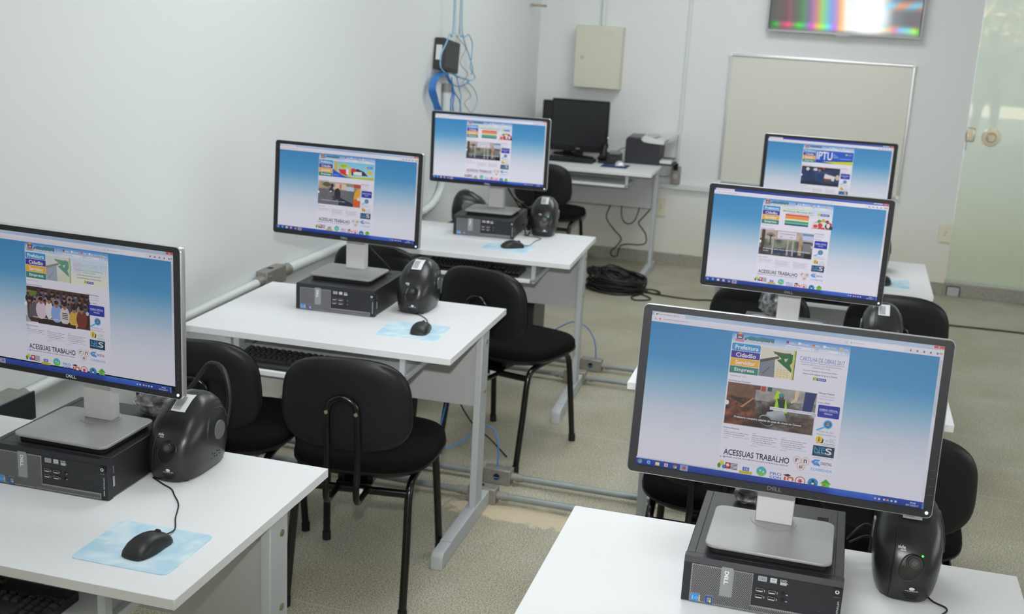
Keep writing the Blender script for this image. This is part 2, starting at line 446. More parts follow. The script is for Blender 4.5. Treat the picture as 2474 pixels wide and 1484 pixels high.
def wall_mat(name, base, dirt):
    m = bpy.data.materials.new(name); m.use_nodes = True; nt = m.node_tree; b = nt.nodes['Principled BSDF']; L = nt.links.new
    tc = nt.nodes.new('ShaderNodeTexCoord')
    n = nt.nodes.new('ShaderNodeTexNoise'); n.inputs['Scale'].default_value = 1.3; n.inputs['Detail'].default_value = 6; L(tc.outputs['Object'], n.inputs['Vector'])
    sp = nt.nodes.new('ShaderNodeSeparateXYZ'); L(tc.outputs['Object'], sp.inputs[0])
    mr = nt.nodes.new('ShaderNodeMapRange'); mr.inputs['From Min'].default_value = 0.62; mr.inputs['From Max'].default_value = 0.05; L(sp.outputs['Z'], mr.inputs['Value'])
    mm = nt.nodes.new('ShaderNodeMath'); mm.operation = 'MULTIPLY'; L(n.outputs['Fac'], mm.inputs[0]); L(mr.outputs[0], mm.inputs[1])
    x = nt.nodes.new('ShaderNodeMix'); x.data_type = 'RGBA'; L(mm.outputs[0], x.inputs[0]); x.inputs[6].default_value = rgb(*base)+(1,); x.inputs[7].default_value = rgb(*dirt)+(1,)
    L(x.outputs[2], b.inputs['Base Color']); b.inputs['Roughness'].default_value = 0.55
    n2 = nt.nodes.new('ShaderNodeTexNoise'); n2.inputs['Scale'].default_value = 25; n2.inputs['Detail'].default_value = 4; L(tc.outputs['Object'], n2.inputs['Vector'])
    bp = nt.nodes.new('ShaderNodeBump'); bp.inputs['Strength'].default_value = 0.08; bp.inputs['Distance'].default_value = 0.004; L(n2.outputs['Fac'], bp.inputs['Height']); L(bp.outputs['Normal'], b.inputs['Normal'])
    return m
WALL = wall_mat('white_wall_paint', (226, 229, 230), (206, 196, 158))
WALLL = wall_mat('white_wall_paint_side', (224, 229, 229), (214, 208, 180))
CEIL = mat('ceiling_paint', (235, 235, 232), 0.8, noise=0.01)
GRANITE = mat('granite_skirting', (152, 150, 140), 0.6, noise=0.35, nscale=160, bump=0.1)

WX, WY, CZ = -2.265, 8.40, 3.0      # left wall x, far wall y, ceiling z
def fw(x, z): return (x*1.005, 1.8063+(z-1.8063)*1.005)

def struct(name, mb, kind='structure'):
    o = mb.build(name); o['kind'] = kind; return o
struct('floor', MB().box((-2.6, -3.2, -0.1), (4.2, 10.6, 0.0), FLOOR))
struct('ceiling', MB().box((-2.6, -3.2, CZ), (4.2, 10.6, CZ+0.1), CEIL))
struct('wall_left', MB().box((WX-0.15, -3.2, 0), (WX, WY+0.12, CZ), WALLL))
wb = MB()
DX = 0.694
wb.box((WX, WY, 0), (DX, WY+0.12, CZ), WALL)
wb.box((DX, WY, 2.25), (2.15, WY+0.12, CZ), WALL)
wb.box((2.15, WY, 0), (3.9, WY+0.12, CZ), WALL)
struct('wall_back', wb)
wr = MB(); wr.box((3.85, -3.2, 0), (4.0, WY, CZ), WALL)
struct('wall_right', wr)
wf = MB()   # shop front wall behind the camera with its wide opening
wf.box((WX, -3.0, 0), (-0.4, -2.9, CZ), WALL); wf.box((3.4, -3.0, 0), (3.85, -2.9, CZ), WALL); wf.box((-0.4, -3.0, 2.5), (3.4, -2.9, CZ), WALL)
struct('wall_front', wf)
# skirting
rough_top = MB()
def skirt(x0, x1, y, h=0.085, d=0.014):
    n = int((x1-x0)/0.03); pts = [(x0, 0.0), (x1, 0.0)]
    for i in range(n, -1, -1): pts.append((x0+(x1-x0)*i/n, h+random.uniform(-0.003, 0.003)))
    return pts
struct('baseboard_back', MB().prism(skirt(WX, DX, 0), WY-0.014, WY, GRANITE, 'Y'))
struct('baseboard_left', MB().prism([(y, z) for y, z in skirt(-2.9, WY-0.014, 0)], WX, WX+0.014, GRANITE, 'X'))
struct('trim_1', MB().box((DX, WY-0.014, 0), (2.15, WY+0.12, 0.088), GRANITE, 0.003))   # stone sill under the glass door
# corridor behind the glass
struct('wall_corridor', MB().box((-0.2, 10.2, 0), (3.9, 10.3, CZ), WALL))

# glass door
def glass():
    m = bpy.data.materials.new('green_tinted_glass'); m.use_nodes = True; nt = m.node_tree
    b = nt.nodes['Principled BSDF']
    b.inputs['Base Color'].default_value = rgb(222, 228, 216)+(1,); b.inputs['Roughness'].default_value = 0.42
    b.inputs['Transmission Weight'].default_value = 0.86; b.inputs['IOR'].default_value = 1.2
    b.inputs['Coat Weight'].default_value = 1.0; b.inputs['Coat Roughness'].default_value = 0.015; b.inputs['Coat IOR'].default_value = 1.75
    tc = nt.nodes.new('ShaderNodeTexCoord'); n = nt.nodes.new('ShaderNodeTexNoise'); n.inputs['Scale'].default_value = 3
    rp = nt.nodes.new('ShaderNodeValToRGB'); rp.color_ramp.elements[0].color = (0.4, 0.4, 0.4, 1); rp.color_ramp.elements[1].color = (0.46, 0.46, 0.46, 1)
    nt.links.new(tc.outputs['Object'], n.inputs['Vector']); nt.links.new(n.outputs['Fac'], rp.inputs['Fac']); nt.links.new(rp.outputs['Color'], b.inputs['Roughness'])
    return m
door = empty('door_1', (DX, WY+0.01, 0)); tag(door, kind='structure')
MB().box((0.004, 0, 0.092), (0.70, 0.010, 2.24), glass()).build('glass_panel', door)
MB().box((0.705, 0, 0.092), (1.45, 0.010, 2.24), glass()).build('glass_panel', door)
kb_ = MB(); kx, kz = 0.158, 1.088
kb_.cyl((kx, -0.001, kz), (kx, -0.010, kz), 0.060, CHROME, 36, 0.056)
kb_.cyl((kx, -0.010, kz), (kx, -0.020, kz), 0.032, CHROME, 28, 0.026)
kb_.cyl((kx, -0.020, kz), (kx, -0.045, kz), 0.012, CHROME, 20, 0.018)
kb_.build('door_knob', door)
lk = MB(); lk.box((-0.002, -0.016, 1.05), (0.055, -0.001, 1.145), CHROME, 0.008)
lk.cyl((0.022, -0.016, 1.082), (0.022, -0.024, 1.082), 0.016, CHROME, 20); lk.box((0.008, -0.006, 0.995), (0.012, -0.002, 1.05), mat('purple_key_tag', (110, 90, 150), 0.5), 0.001)
lk.build('door_lock', door)
ds = MB(); ds.tube([(0.715, WY-0.02, 0.004), (0.715, WY-0.02, 0.055), (0.722, WY-0.02, 0.068), (0.79, WY-0.02, 0.068), (0.797, WY-0.02, 0.055), (0.797, WY-0.02, 0.004)], 0.0035, BLACK_RUB, sub=3)
ds.box((0.716, WY-0.022, 0.002), (0.796, WY-0.015, 0.066), GREY_PLAST, 0.002)
tag(ds.build('door_stop'), 'small arched grey door stop with black rim on the sill by the glass door', 'door stop')

# ------------------------------------------------------------------ desk
DW, DD, HD = 0.924, 0.669, 0.7225
def make_desk(h=HD, D=DD):
    t = empty('computer_desk'); X0, X1 = -DW/2, DW/2
    MB().box((X0, 0, h-0.022), (X1, D, h), WHITE_LAM, 0.0012, seg=1).build('desktop', t)
    MB().box((X0+0.03, 0.405, h-0.292), (X1-0.03, 0.420, h-0.022), GREY_LAM, 0.001, seg=1).build('modesty_panel', t)
    for s in (-1, 1):
        a, b = sorted((s*(X1-0.005), s*(X1-0.029)))
        lg = MB().box((a, 0.386, 0.055), (b, 0.469, h-0.022), GREY_STEEL, 0.003).build('leg', t)
        for z in (h-0.062, h-0.24):
            MB().cyl((s*(X1-0.006), 0.438, z), (s*(X1-0.002), 0.438, z), 0.008, BRASS, 14).build('bolt', lg)
        fo = MB(); a, b = sorted((s*(X1-0.002), s*(X1-0.042)))
        out = [(0.007, 0.0), (0.007, 0.038)] + [(0.007+0.022*(1-math.cos(k*PI/8)), 0.038+0.018*math.sin(k*PI/8)) for k in range(1, 5)] + [(0.10, 0.056), (0.10, 0.060), (0.47, 0.060), (0.47, 0.056), (0.567, 0.056), (0.567, 0.0)]
        fo.prism(out, a, b, GREY_STEEL, 'X', bev=0.003)
        fo.build('foot', t)
    return t
def add_tray(t, pull, h=HD):
    X1 = DW/2; a, b = X1-0.75, X1-0.175
    y0 = 0.01-pull
    MB().box((a, y0, h-0.104), (b, y0+0.33, h-0.088), WHITE_LAM, 0.002).build('keyboard_tray', t)
    for s, x in ((1, b), (-1, a)):
        r = MB()
        x0, x1 = sorted((x+s*0.004, x+s*0.022))
        r.box((x0, 0.012, h-0.100), (x1, 0.034, h-0.022), GREY_STEEL, 0.002)
        r.box((x0, 0.30, h-0.100), (x1, 0.32, h-0.022), GREY_STEEL, 0.002)
        r.box((x0, 0.012, h-0.104), (x1, 0.34, h-0.084), GREY_STEEL, 0.002)
        r.box((x0-s*0.003, y0, h-0.101), (x0+0.006, y0+0.32, h-0.087), SILVER, 0.001)
        r.build('tray_rail', t)
    return t
proto = make_desk()
protoL4 = make_desk(0.745)
desks = [  # corner front-right x, y, yaw, pull, label, height
    ('L1', -1.0833, 1.699, 0.012, 0.10, 'white desk at bottom left of the photo, nearest to the left wall and camera'),
    ('L2', -1.119, 3.3086, 0.030, 0.10, 'white desk in the middle of the left column, with two black chairs in front'),
    ('L3', -1.107, 4.8175, 0.052, 0.0, 'third white desk of the left column, between the middle desk and the far wall desk'),
    ('R1', 0.4321, 1.7405, 0.017, 0.0, 'white desk at bottom right of the photo, nearest to the camera'),
    ('R2', 0.3577, 3.3379, 0.016, 0.0, 'white desk hidden behind the big nearest monitor, second of the right column'),
    ('R3', 0.3805, 4.9921, 0.010, 0.0, 'farthest white desk of the right column, in front of the whiteboard and glass door'),
]
DESK = {}
for i, (k, x, y, a, pull, lab) in enumerate(desks):
    o = proto if i == 0 else copy_tree(proto)
    cx = x-DW/2*math.cos(a); cy = y-DW/2*math.sin(a)
    place(o, (cx, cy, 0), a); tag(o, lab, 'desk', 'white computer desks in rows'); DESK[k] = (o, Matrix.Translation((cx, cy, 0)) @ RZ(a), pull)
for k in DESK: add_tray(DESK[k][0], DESK[k][2])
a4 = 0.03; place(protoL4, (-1.255-DW/2, 7.655-0.014, 0), a4); add_tray(protoL4, 0.0, 0.745)
tag(protoL4, 'white desk against the far wall carrying the black monitor, telephone and printer', 'desk', 'white computer desks in rows')
def dk(k, u, v, z=0.0):
    """point on desk k: u metres left of its right edge, v metres from its front edge"""
    o, M, _ = DESK[k]; return M @ Vector((DW/2-u, v, HD+z))

# ------------------------------------------------------------------ chair
def pillow(mb, outline, z0, z1, m, M=None, crown=0.012, seg=4):
    """cushion: outline extruded z0..z1 with rounded rim and a crowned top"""
    n = len(outline); cx = sum(p[0] for p in outline)/n; cy = sum(p[1] for p in outline)/n
    def ring(k, z): return [(cx+(p[0]-cx)*k, cy+(p[1]-cy)*k, z) for p in outline]
    h = z1-z0
    rings = [ring(0.5, z0), ring(0.96, z0), ring(0.99, z0+h*0.12), ring(1.0, z0+h*0.4), ring(0.99, z0+h*0.68), ring(0.955, z0+h*0.9), ring(0.88, z1), ring(0.7, z1+crown*0.5), ring(0.4, z1+crown*0.9), ring(0.08, z1+crown)]
    mb.loft(rings, m, M)
def make_chair():
    t = empty('office_chair')
    seat_o = supel(0, 0.0, 0.222, 0.215, 40, 3.2)
    seat_o = [(x*(1.0+0.06*(y/0.215)), y) for x, y in seat_o]
    s = MB(); pillow(s, seat_o, 0.432, 0.476, BLACK_FAB, crown=0.010); s.build('seat', t)
    s = MB(); n = len(seat_o)
    s.loft([[(x*0.55, y*0.55, 0.412) for x, y in seat_o], [(x*0.93, y*0.93, 0.416) for x, y in seat_o], [(x*1.01, y*1.01, 0.430) for x, y in seat_o], [(x*1.012, y*1.012, 0.437) for x, y in seat_o], [(x*0.9, y*0.9, 0.438) for x, y in seat_o]], BLACK_SHELL)
    s.build('seat_shell', t)
    # back: padded front and moulded rear shell, slightly curved, leaning back
    def back_ring(k, dy):
        out = []
        for (x, z) in supel(0, 0, 0.192, 0.140, 48, 3.1):
            x *= (1.0-0.05*(z/0.142)); X = x*k; Z = z*k
            y = -0.300-0.07*Z + 0.55*X*X + dy
            out.append((X, y, 0.668+Z))
        return out
    b = MB(); b.loft([back_ring(0.3, 0.012), back_ring(0.93, 0.010), back_ring(0.985, 0.016), back_ring(0.985, 0.030), back_ring(0.93, 0.040), back_ring(0.6, 0.046), back_ring(0.1, 0.048)], BLACK_FAB); b.build('backrest', t)
    b = MB(); b.loft([back_ring(0.1, -0.006), back_ring(0.7, -0.006), back_ring(0.90, -0.004), back_ring(0.975, 0.002), back_ring(1.0, 0.010), back_ring(1.0, 0.016), back_ring(0.95, 0.017)], BLACK_SHELL); b.build('back_shell', t)
    # bent bar carrying the back
    def by(z): return -0.312-0.07*(z-0.664)
    pts = [(-0.045, -0.17, 0.372), (-0.045, -0.235, 0.371), (-0.045, -0.295, 0.375), (-0.045, -0.316, 0.41), (-0.045, by(0.5)-0.004, 0.50), (-0.045, by(0.64)-0.004, 0.62), (-0.041, by(0.665)-0.004, 0.668), (-0.025, by(0.69)-0.004, 0.690)]
    pts += [(0.0, by(0.70)-0.004, 0.698)] + [(-p[0], p[1], p[2]) for p in reversed(pts)]
    bar = MB().tube(pts, 0.0095, BLACK_TUBE, 12, sub=5).build('back_support', t)
    for s in (-1, 1):
        MB().cyl((s*0.0435, by(0.655)-0.013, 0.655), (s*0.0435, by(0.655)-0.0175, 0.655), 0.0058, CHROME, 12).build('bolt', bar)
    # rails and legs
    cb = MB().tube([(-0.172, -0.185, 0.368), (0.172, -0.185, 0.368)], 0.0125, BLACK_TUBE, 12, smoothpath=False)
    cb.tube([(-0.16, 0.13, 0.40), (0.16, 0.13, 0.40)], 0.0105, BLACK_TUBE, 12, smoothpath=False)
    cb.box((-0.055, -0.18, 0.378), (0.055, 0.02, 0.384), BLACK_TUBE, 0.002); cb.box((-0.055, -0.16, 0.380), (-0.035, 0.02, 0.416), BLACK_TUBE, 0.002); cb.box((0.035, -0.16, 0.380), (0.055, 0.02, 0.416), BLACK_TUBE, 0.002)
    cb.build('frame', t)
    MB().box((0.006, -0.1995, 0.360), (0.034, -0.1965, 0.375), PAPER, 0.0005).build('inventory_label', t)
    for s in (-1, 1):
        rl = MB().tube([(s*0.180, -0.265, 0.012), (s*0.176, -0.220, 0.22), (s*0.172, -0.194, 0.345), (s*0.172, -0.168, 0.392), (s*0.174, -0.10, 0.406), (s*0.178, 0.0, 0.408)], 0.0122, BLACK_TUBE, 12, sub=5).build('leg', t)
        MB().cyl((s*0.180, -0.267, 0.0), (s*0.180, -0.264, 0.03), 0.0145, BLACK_RUB, 16).build('foot_cap', rl)
        fl_ = MB().tube([(s*0.195, 0.198, 0.012), (s*0.187, 0.172, 0.22), (s*0.181, 0.150, 0.36), (s*0.179, 0.115, 0.402), (s*0.178, 0.06, 0.408), (s*0.178, 0.0, 0.408)], 0.0122, BLACK_TUBE, 12, sub=5).build('leg', t)
        MB().cyl((s*0.195, 0.199, 0.0), (s*0.195, 0.197, 0.03), 0.0145, BLACK_RUB, 16).build('foot_cap', fl_)
    return t
cp = make_chair()
CH = [(-1.342, 3.215, 0.140, 'black office chair seen from behind, its bent back bar with two silver bolts fully visible'),
      (-1.245, 4.490, -0.232, 'black office chair turned to the right behind the middle left desk, its seat fully visible'),
      (-1.816, 3.190, 0.169, 'black office chair partly hidden behind the nearest left monitor and its voltage stabiliser'),
      (-1.839, 4.700, 0.0, 'black office chair whose back top shows behind the stand of the middle left monitor'),
      (0.186, 3.250, 0.075, 'black office chair sticking out to the right of the nearest right monitor'),
      (-0.272, 3.345, 0.0, 'black office chair whose seat shows under the left corner of the nearest right monitor'),
      (-0.275, 4.740, 0.0, 'black office chair showing under the left end of the second right monitor'),
      (0.229, 4.840, 0.0, 'black office chair with its wide back beside the right end of the second right monitor'),
      (-1.903, 7.590, 0.022, 'black office chair at the far wall desk, under the switched-off black monitor')]
for i, (x, y, a, lab) in enumerate(CH):
    o = cp if i == 0 else copy_tree(cp)
    place(o, (x, y, 0), a); tag(o, lab, 'chair', 'black office chairs at the desks')

# ------------------------------------------------------------------ computer case (small desktop, lying flat)
CW, CD_, CHH = 0.290, 0.328, 0.0935
def make_case():
    t = empty('desktop_computer')       # origin: bottom front centre
    x0, x1 = -CW/2, CW/2
    b = MB(); b.box((x0+0.001, 0.018, 0.003), (x1-0.001, CD_, CHH), CASE, 0.0015, seg=1)
    for sx in (-1, 1):
        for y in (0.04, CD_-0.04): b.cyl((sx*0.12, y, 0), (sx*0.12, y, 0.004), 0.008, BLACK_RUB, 12)
    b.box((x0+0.016, 0.02, CHH-0.0002), (x0+0.0172, CD_-0.002, CHH+0.0004), HOLE)
    b.box((x1-0.018, 0.02, CHH-0.0002), (x1-0.0168, CD_-0.002, CHH+0.0004), HOLE)
    b.build('housing', t)
    fr = MB(); prof = [(0.018, 0.001), (0.003, 0.001), (0.0, 0.004), (0.0, CHH-0.012), (0.004, CHH-0.001), (0.018, CHH)]
    fr.prism(prof, x0, x1, CASE_F, 'X'); fr.build('front_bezel', t)
    # grille: L-shaped grey panel with small slots
    g = MB(); H = CHH*1000; gx = lambda q: x0+q/1000
    g.box((gx(15), -0.0012, 0.003), (gx(129), 0.004, 0.080), GRILLE, 0.0006, seg=1)
    g.box((gx(129), -0.0012, 0.003), (gx(274), 0.004, 0.0165), GRILLE, 0.0006, seg=1)
    rows = 0
    z = 0.0055; r = 0
    while z < 0.077:
        x = 17.5+(1.7 if r % 2 else 0)
        while x < 271:
            ok = (x < 127 and not (70 < x < 93 and z > 0.022) and not (16 < x < 36 and z < 0.019) and not (44 < x < 59 and z < 0.019)) or (x >= 127 and z < 0.0125)
            if ok:
                a = gx(x); o = [(a, z), (a+0.0012, z-0.0), (a+0.0013, z+0.0032), (a+0.0001, z+0.0033)]
                g.add([(p[0], -0.00135, p[1]) for p in o], [(0, 1, 2, 3)], HOLE)
            x += 3.4
        z += 0.0026; r += 1
    g.build('front_grille', t)
    A = Art(H)
    A.L = 8
    A.rr(70.5, 10, 92, 70, 1.0, (142, 148, 148)); 
    A.text('DELL', 0, 0, 0.01, 0.01, (142, 148, 148)) if False else None
    A.text('D', 84.3, 18, 7.5, 7.8, (235, 238, 238), True, 0, PI/2); 
    A.text('E', 82.0, 24.9, 6.6, 6.6, (235, 238, 238), True, 0, PI/2-0.5)
    A.text('L', 84.3, 32.5, 6.2, 7.8, (235, 238, 238), True, 0, PI/2); A.text('L', 84.3, 38.6, 6.2, 7.8, (235, 238, 238), True, 0, PI/2)
    # small processor and system stickers
    A.rr(18.5, 74, 36, 89, 1.2, (60, 140, 215)); A.rect(33.5, 76, 36, 88, (222, 180, 90)); A.ell(29, 82, 3.6, 2.2, (160, 205, 240), 16, -0.2); A.ell(29, 82, 2.7, 1.4, (60, 140, 215), 16, -0.2); A.rect(20.5, 77.5, 23, 86, (130, 190, 240))
    A.rr(45, 74, 59, 89, 1.2, (38, 82, 160)); A.pg([(49, 78), (52.5, 77), (52.5, 81), (49, 82)], (235, 110, 50)); A.pg([(53.2, 77), (57, 78.5), (56.6, 82), (53, 81)], (120, 190, 60)); A.pg([(48.6, 83), (52.3, 82), (52, 86), (48.6, 86.6)], (60, 150, 230)); A.pg([(53, 82), (56.4, 83), (56, 87), (52.8, 86)], (250, 205, 50))
    A.build('badge', PRINT, t, TR(x0, -0.0008, 0))
    # optical drive, ports, power button
    A = Art(H); A.L = 3
    A.rect(134, 12.5, 262, 29.5, (24, 25, 29)); A.rect(135, 13.5, 261, 28.5, (31, 33, 39)); A.rect(200, 17, 214, 23, (30, 31, 36)); A.ell(191, 22.5, 1.3, 1.0, (180, 182, 186)); A.ell(221, 23, .6, .6, (12, 12, 14))
    A.rr(138, 15.5, 154, 25.5, 1, (168, 170, 174))
    for q in range(5): A.rect(140+q*2.6, 17.5, 141+q*2.6, 23.5, (110, 112, 116))
    A.rr(160, 15.5, 172, 24, 1, (205, 207, 210)); A.rect(159, 24.5, 173, 25.5, (170, 172, 176)); A.text('RW', 163, 17.5, 6, 4, (120, 122, 126), True)
    A.text('DVD', 178, 15.5, 12, 4.2, (205, 207, 210), True); A.rr(178, 20.5, 190, 26.5, 1, (180, 182, 186))
    for (px, pz) in ((136, 40), (136, 53), (159, 40), (159, 53)):
        A.rect(px, pz, px+13, pz+7, (150, 140, 132)); A.rect(px+0.8, pz+0.8, px+12.2, pz+5.2, (12, 12, 14)); A.rect(px+1.6, pz+5.0, px+11.4, pz+6.6, (228, 222, 218)); A.rect(px+15.5, pz+1.5, px+16.5, pz+6.5, (170, 172, 176)); A.ell(px+16, pz+2.8, 1.2, .8, (170, 172, 176), 8)
    for pz in (44, 57): A.ell(185, pz, 3.6, 3.6, (20, 20, 22)); A.ell(185, pz, 1.6, 1.6, (5, 5, 6)); A.ell(192.5, pz, 2.0, 1.2, (175, 177, 180), 10)
    A.ell(252, 64, 1.4, .8, (90, 92, 96))
    A.rr(273, 13, 287, 28, 1.0, (22, 23, 27)); A.ell(280, 20.5, 3.8, 3.8, (225, 228, 230)); A.ell(280, 20.5, 2.0, 2.0, (22, 23, 27)); A.rect(279.4, 16, 280.6, 20, (22, 23, 27))
    A.rect(274, 30.5, 287, 31, (140, 142, 148))
    A.text('OPTIPLEX 9020', 285.5, 38, 42, 3.2, (200, 204, 210), True, 0, PI/2)
    A.build('drive_and_port_panel', PRINT, t, TR(x0, -0.0003, 0))
    # side printing and lid latch
    A = Art(H); A.L = 2
    for q in range(7): A.rect(22+q*0.0, 20+q*2.4, 26, 21.3+q*2.4, (150, 152, 156))
    for q in range(9): A.rect(20, 44+q*2.6, 27, 45.6+q*2.6, (205, 207, 210))
    A.build('service_label', PRINT, t, TR(x1-0.001+0.0002, 0, 0) @ RZ(PI/2))
    l = MB(); l.box((x1-0.062, CD_-0.082, CHH), (x1-0.030, CD_-0.030, CHH+0.0012), CASE, 0.0004, seg=1); l.box((x1-0.057, CD_-0.078, CHH+0.0008), (x1-0.035, CD_-0.058, CHH+0.0016), HOLE); l.box((x1-0.057, CD_-0.056, CHH+0.0008), (x1-0.035, CD_-0.036, CHH+0.0024), CASE, 0.0004, seg=1)
    l.build('lid_latch', t)
    return t
case_p = make_case()
CASES = [('L1', -1.440, 2.014, 0.02, 'small black desktop computer lying under the nearest left monitor'),
         ('L2', -1.516, 3.646, 0.045, 'small black desktop computer lying under the middle left monitor'),
         ('L3', -1.477, 5.21, 0.085, 'small black desktop computer lying under the third left monitor'),
         ('R1', 0.0756, 2.051, 0.007, 'small black desktop computer in the foreground under the nearest right monitor'),
         ('R2', 0.000, 3.670, 0.0, 'small black desktop computer under the second right monitor, mostly hidden'),
         ('R3', 0.060, 5.270, 0.0, 'small black desktop computer hidden behind the second right monitor, on the farthest right desk')]
CASEM = {}
for i, (k, x, y, a, lab) in enumerate(CASES):
    o = case_p if i == 0 else copy_tree(case_p)
    cx = x-CW/2*math.cos(a); cy = y-CW/2*math.sin(a)
    place(o, (cx, cy, HD), a); tag(o, lab, 'computer', 'small desktop computers under the monitors'); CASEM[k] = Matrix.Translation((cx, cy, HD)) @ RZ(a)
# the black tower on the floor behind the third left desk, and a copy added as unseen support for the spare stabiliser
def make_tower():
    t = empty('tower_computer'); b = MB(); b.box((-0.09, 0.012, 0.006), (0.09, 0.40, 0.405), mat('dark_taupe_case', (66, 64, 56), 0.5, noise=0.08, nscale=60), 0.003); b.build('housing', t)
    f = MB(); f.box((-0.092, 0.0, 0.004), (0.092, 0.014, 0.408), CASE_F, 0.005); f.box((-0.074, -0.002, 0.34), (0.074, 0.002, 0.38), HOLE, 0.001); f.cyl((0.05, 0, 0.25), (0.05, -0.004, 0.25), 0.009, GREY_PLAST, 16); f.build('front_bezel', t)
    for sx in (-1, 1):
        for y in (0.05, 0.35): MB().cyl((sx*0.07, y, 0), (sx*0.07, y, 0.008), 0.012, BLACK_RUB, 12).build('foot', t)
    return t
tw = make_tower(); place(tw, (-1.595, 5.76, 0), 0.10); tag(tw, 'dark tower computer standing on the floor behind the third left desk, seen under its panel', 'computer', 'tower computers on the floor')
added_tower = copy_tree(tw); added_tower.scale = (1, 1, 1.46); place(added_tower, (-2.03, 6.02, 0), 0.0); tag(added_tower, 'added black tower computer on the floor by the left wall, made-up support under the spare stabiliser', 'computer', 'tower computers on the floor')  # made-up hidden support, stretched in height to reach the stabiliser

# ------------------------------------------------------------------ screens
def hsh(x, y, s=0):
    n = math.sin(x*127.1+y*311.7+s*74.7)*43758.5453; return n-math.floor(n)
def vn(x, y, s=0):
    ix, iy = math.floor(x), math.floor(y); fx, fy = x-ix, y-iy; fx = fx*fx*(3-2*fx); fy = fy*fy*(3-2*fy)
    a = hsh(ix, iy, s); b = hsh(ix+1, iy, s); c = hsh(ix, iy+1, s); d = hsh(ix+1, iy+1, s)
    return a+(b-a)*fx+(c-a)*fy+(a-b-c+d)*fx*fy
def mixc(a, b, t): t = max(0, min(1, t)); return tuple(a[i]+(b[i]-a[i])*t for i in range(3))
WHT = (236, 234, 248)
GRAD = [(0, (62, 142, 200)), (0.25, (84, 158, 210)), (0.42, (150, 192, 222)), (0.6, (208, 218, 235)), (0.8, (230, 232, 244)), (1, (234, 233, 246))]
def gcol(v):
    for (a, ca), (b, cb) in zip(GRAD, GRAD[1:]):
        if v <= b: return mixc(ca, cb, (v-a)/(b-a))
    return GRAD[-1][1]
SH = 299.0
def news_trench(A, x0, y0, x1, y1):
    def fn(u, v):
        n = vn(u*9, v*7, 1)*0.45+vn(u*26, v*16, 2)*0.33+vn(u*70, v*40, 3)*0.22; n = max(0, min(1, (n-.5)*1.5+.5))
        edge = .28+.06*math.sin(u*4)+.03*vn(u*14, 1, 4)
        if v < edge: base = mixc((104, 74, 58), (140, 100, 78), n) if u < .32 else mixc((146, 140, 136), (186, 182, 180), n)
        elif u < .30+.08*vn(2, v*9, 5): base = mixc((36, 26, 22), (160, 96, 62), n**1.2)
        else: base = mixc((58, 52, 50), (156, 150, 146), n)
        if v > .70-.1*vn(u*8, 3, 6) and u < .44: base = mixc((66, 34, 24), (176, 104, 66), n)
        if v > .62 and u > .74: base = mixc((50, 44, 44), (128, 100, 82), n)
        # the trench: a long dark hollow running down to the left
        cx = .62-.42*(v-.30); d = abs(u-cx)/(.10+.16*max(0, v-.28)); t = max(0, min(1, 1.25-d))*max(0, min(1, (v-.22)*9))
        base = mixc(base, mixc((20, 17, 16), (74, 54, 44), n), t*.92)
        return base
    A.grid(x0, y0, x1, y1, 120, 64, fn)
    W, H = x1-x0, y1-y0; q = lambda u, v: (x0+u*W, y0+v*H)
    A.pg([q(.05, .30), q(.22, .44), q(.20, .50), q(.04, .37)], (52, 44, 38)); A.pg([q(.16, .56), q(.30, .30), q(.315, .31), q(.19, .57)], (188, 132, 102))
    A.rect(*q(.38, .0), *q(.43, .12), (190, 64, 54)); A.rect(*q(.45, .0), *q(.50, .10), (36, 84, 76)); A.rect(*q(.30, .0), *q(.37, .10), (110, 60, 52))
    A.pg([q(.53, .25), q(.56, .04), q(.60, .10), q(.59, .30)], (180, 224, 50)); A.pg([q(.54, .58), q(.56, .24), q(.67, .24), q(.70, .56), q(.60, .62)], (168, 218, 44)); A.pg([q(.57, .24), q(.66, .24), q(.66, .46), q(.60, .48)], (22, 58, 50)); A.ell(*q(.615, .20), 4.6, 5.4, (96, 66, 54)); A.ell(*q(.612, .155), 5.2, 3.6, (46, 150, 136))
    A.pg([q(.76, .00), q(.81, .0), q(.79, .24), q(.73, .32), q(.72, .28), q(.76, .20)], (224, 196, 168)); A.pg([q(.87, .0), q(1.0, .0), q(.98, .22), q(.96, .52), q(.86, .50)], (32, 52, 108))
    for k in range(9):   # the concrete pipe, a shaded cylinder lying towards the lower left
        c_ = mixc((112, 118, 122), (176, 186, 192), k/8); A.pg([q(.665-.004*k, .50+.020*(8-k)), q(.70-.004*k, .56+.020*(8-k)), q(.52-.002*k, .92-.030*k*.9), q(.42+.006*k, .86-.036*k*.9)], c_)
    A.ell(*q(.475, .80), 14, 10, (150, 158, 164), 28, .35); A.ell(*q(.470, .81), 12, 8.2, (40, 38, 40), 28, .35)
    A.rect(*q(.50, .455), *q(.995, .525), (232, 230, 244)); A.text('Prefeitura recupera galerias de agua de chuva no Centro', q(.51, 0)[0], q(0, .468)[1], W*.46, 3.2, (120, 116, 130))
    A.rect(*q(.09, .77), *q(.90, .86), (70, 60, 58)); A.text('Prefeitura recupera galerias de agua de chuva no Centro', q(.11, 0)[0], q(0, .785)[1], W*.76, 4.8, (240, 238, 240), True)
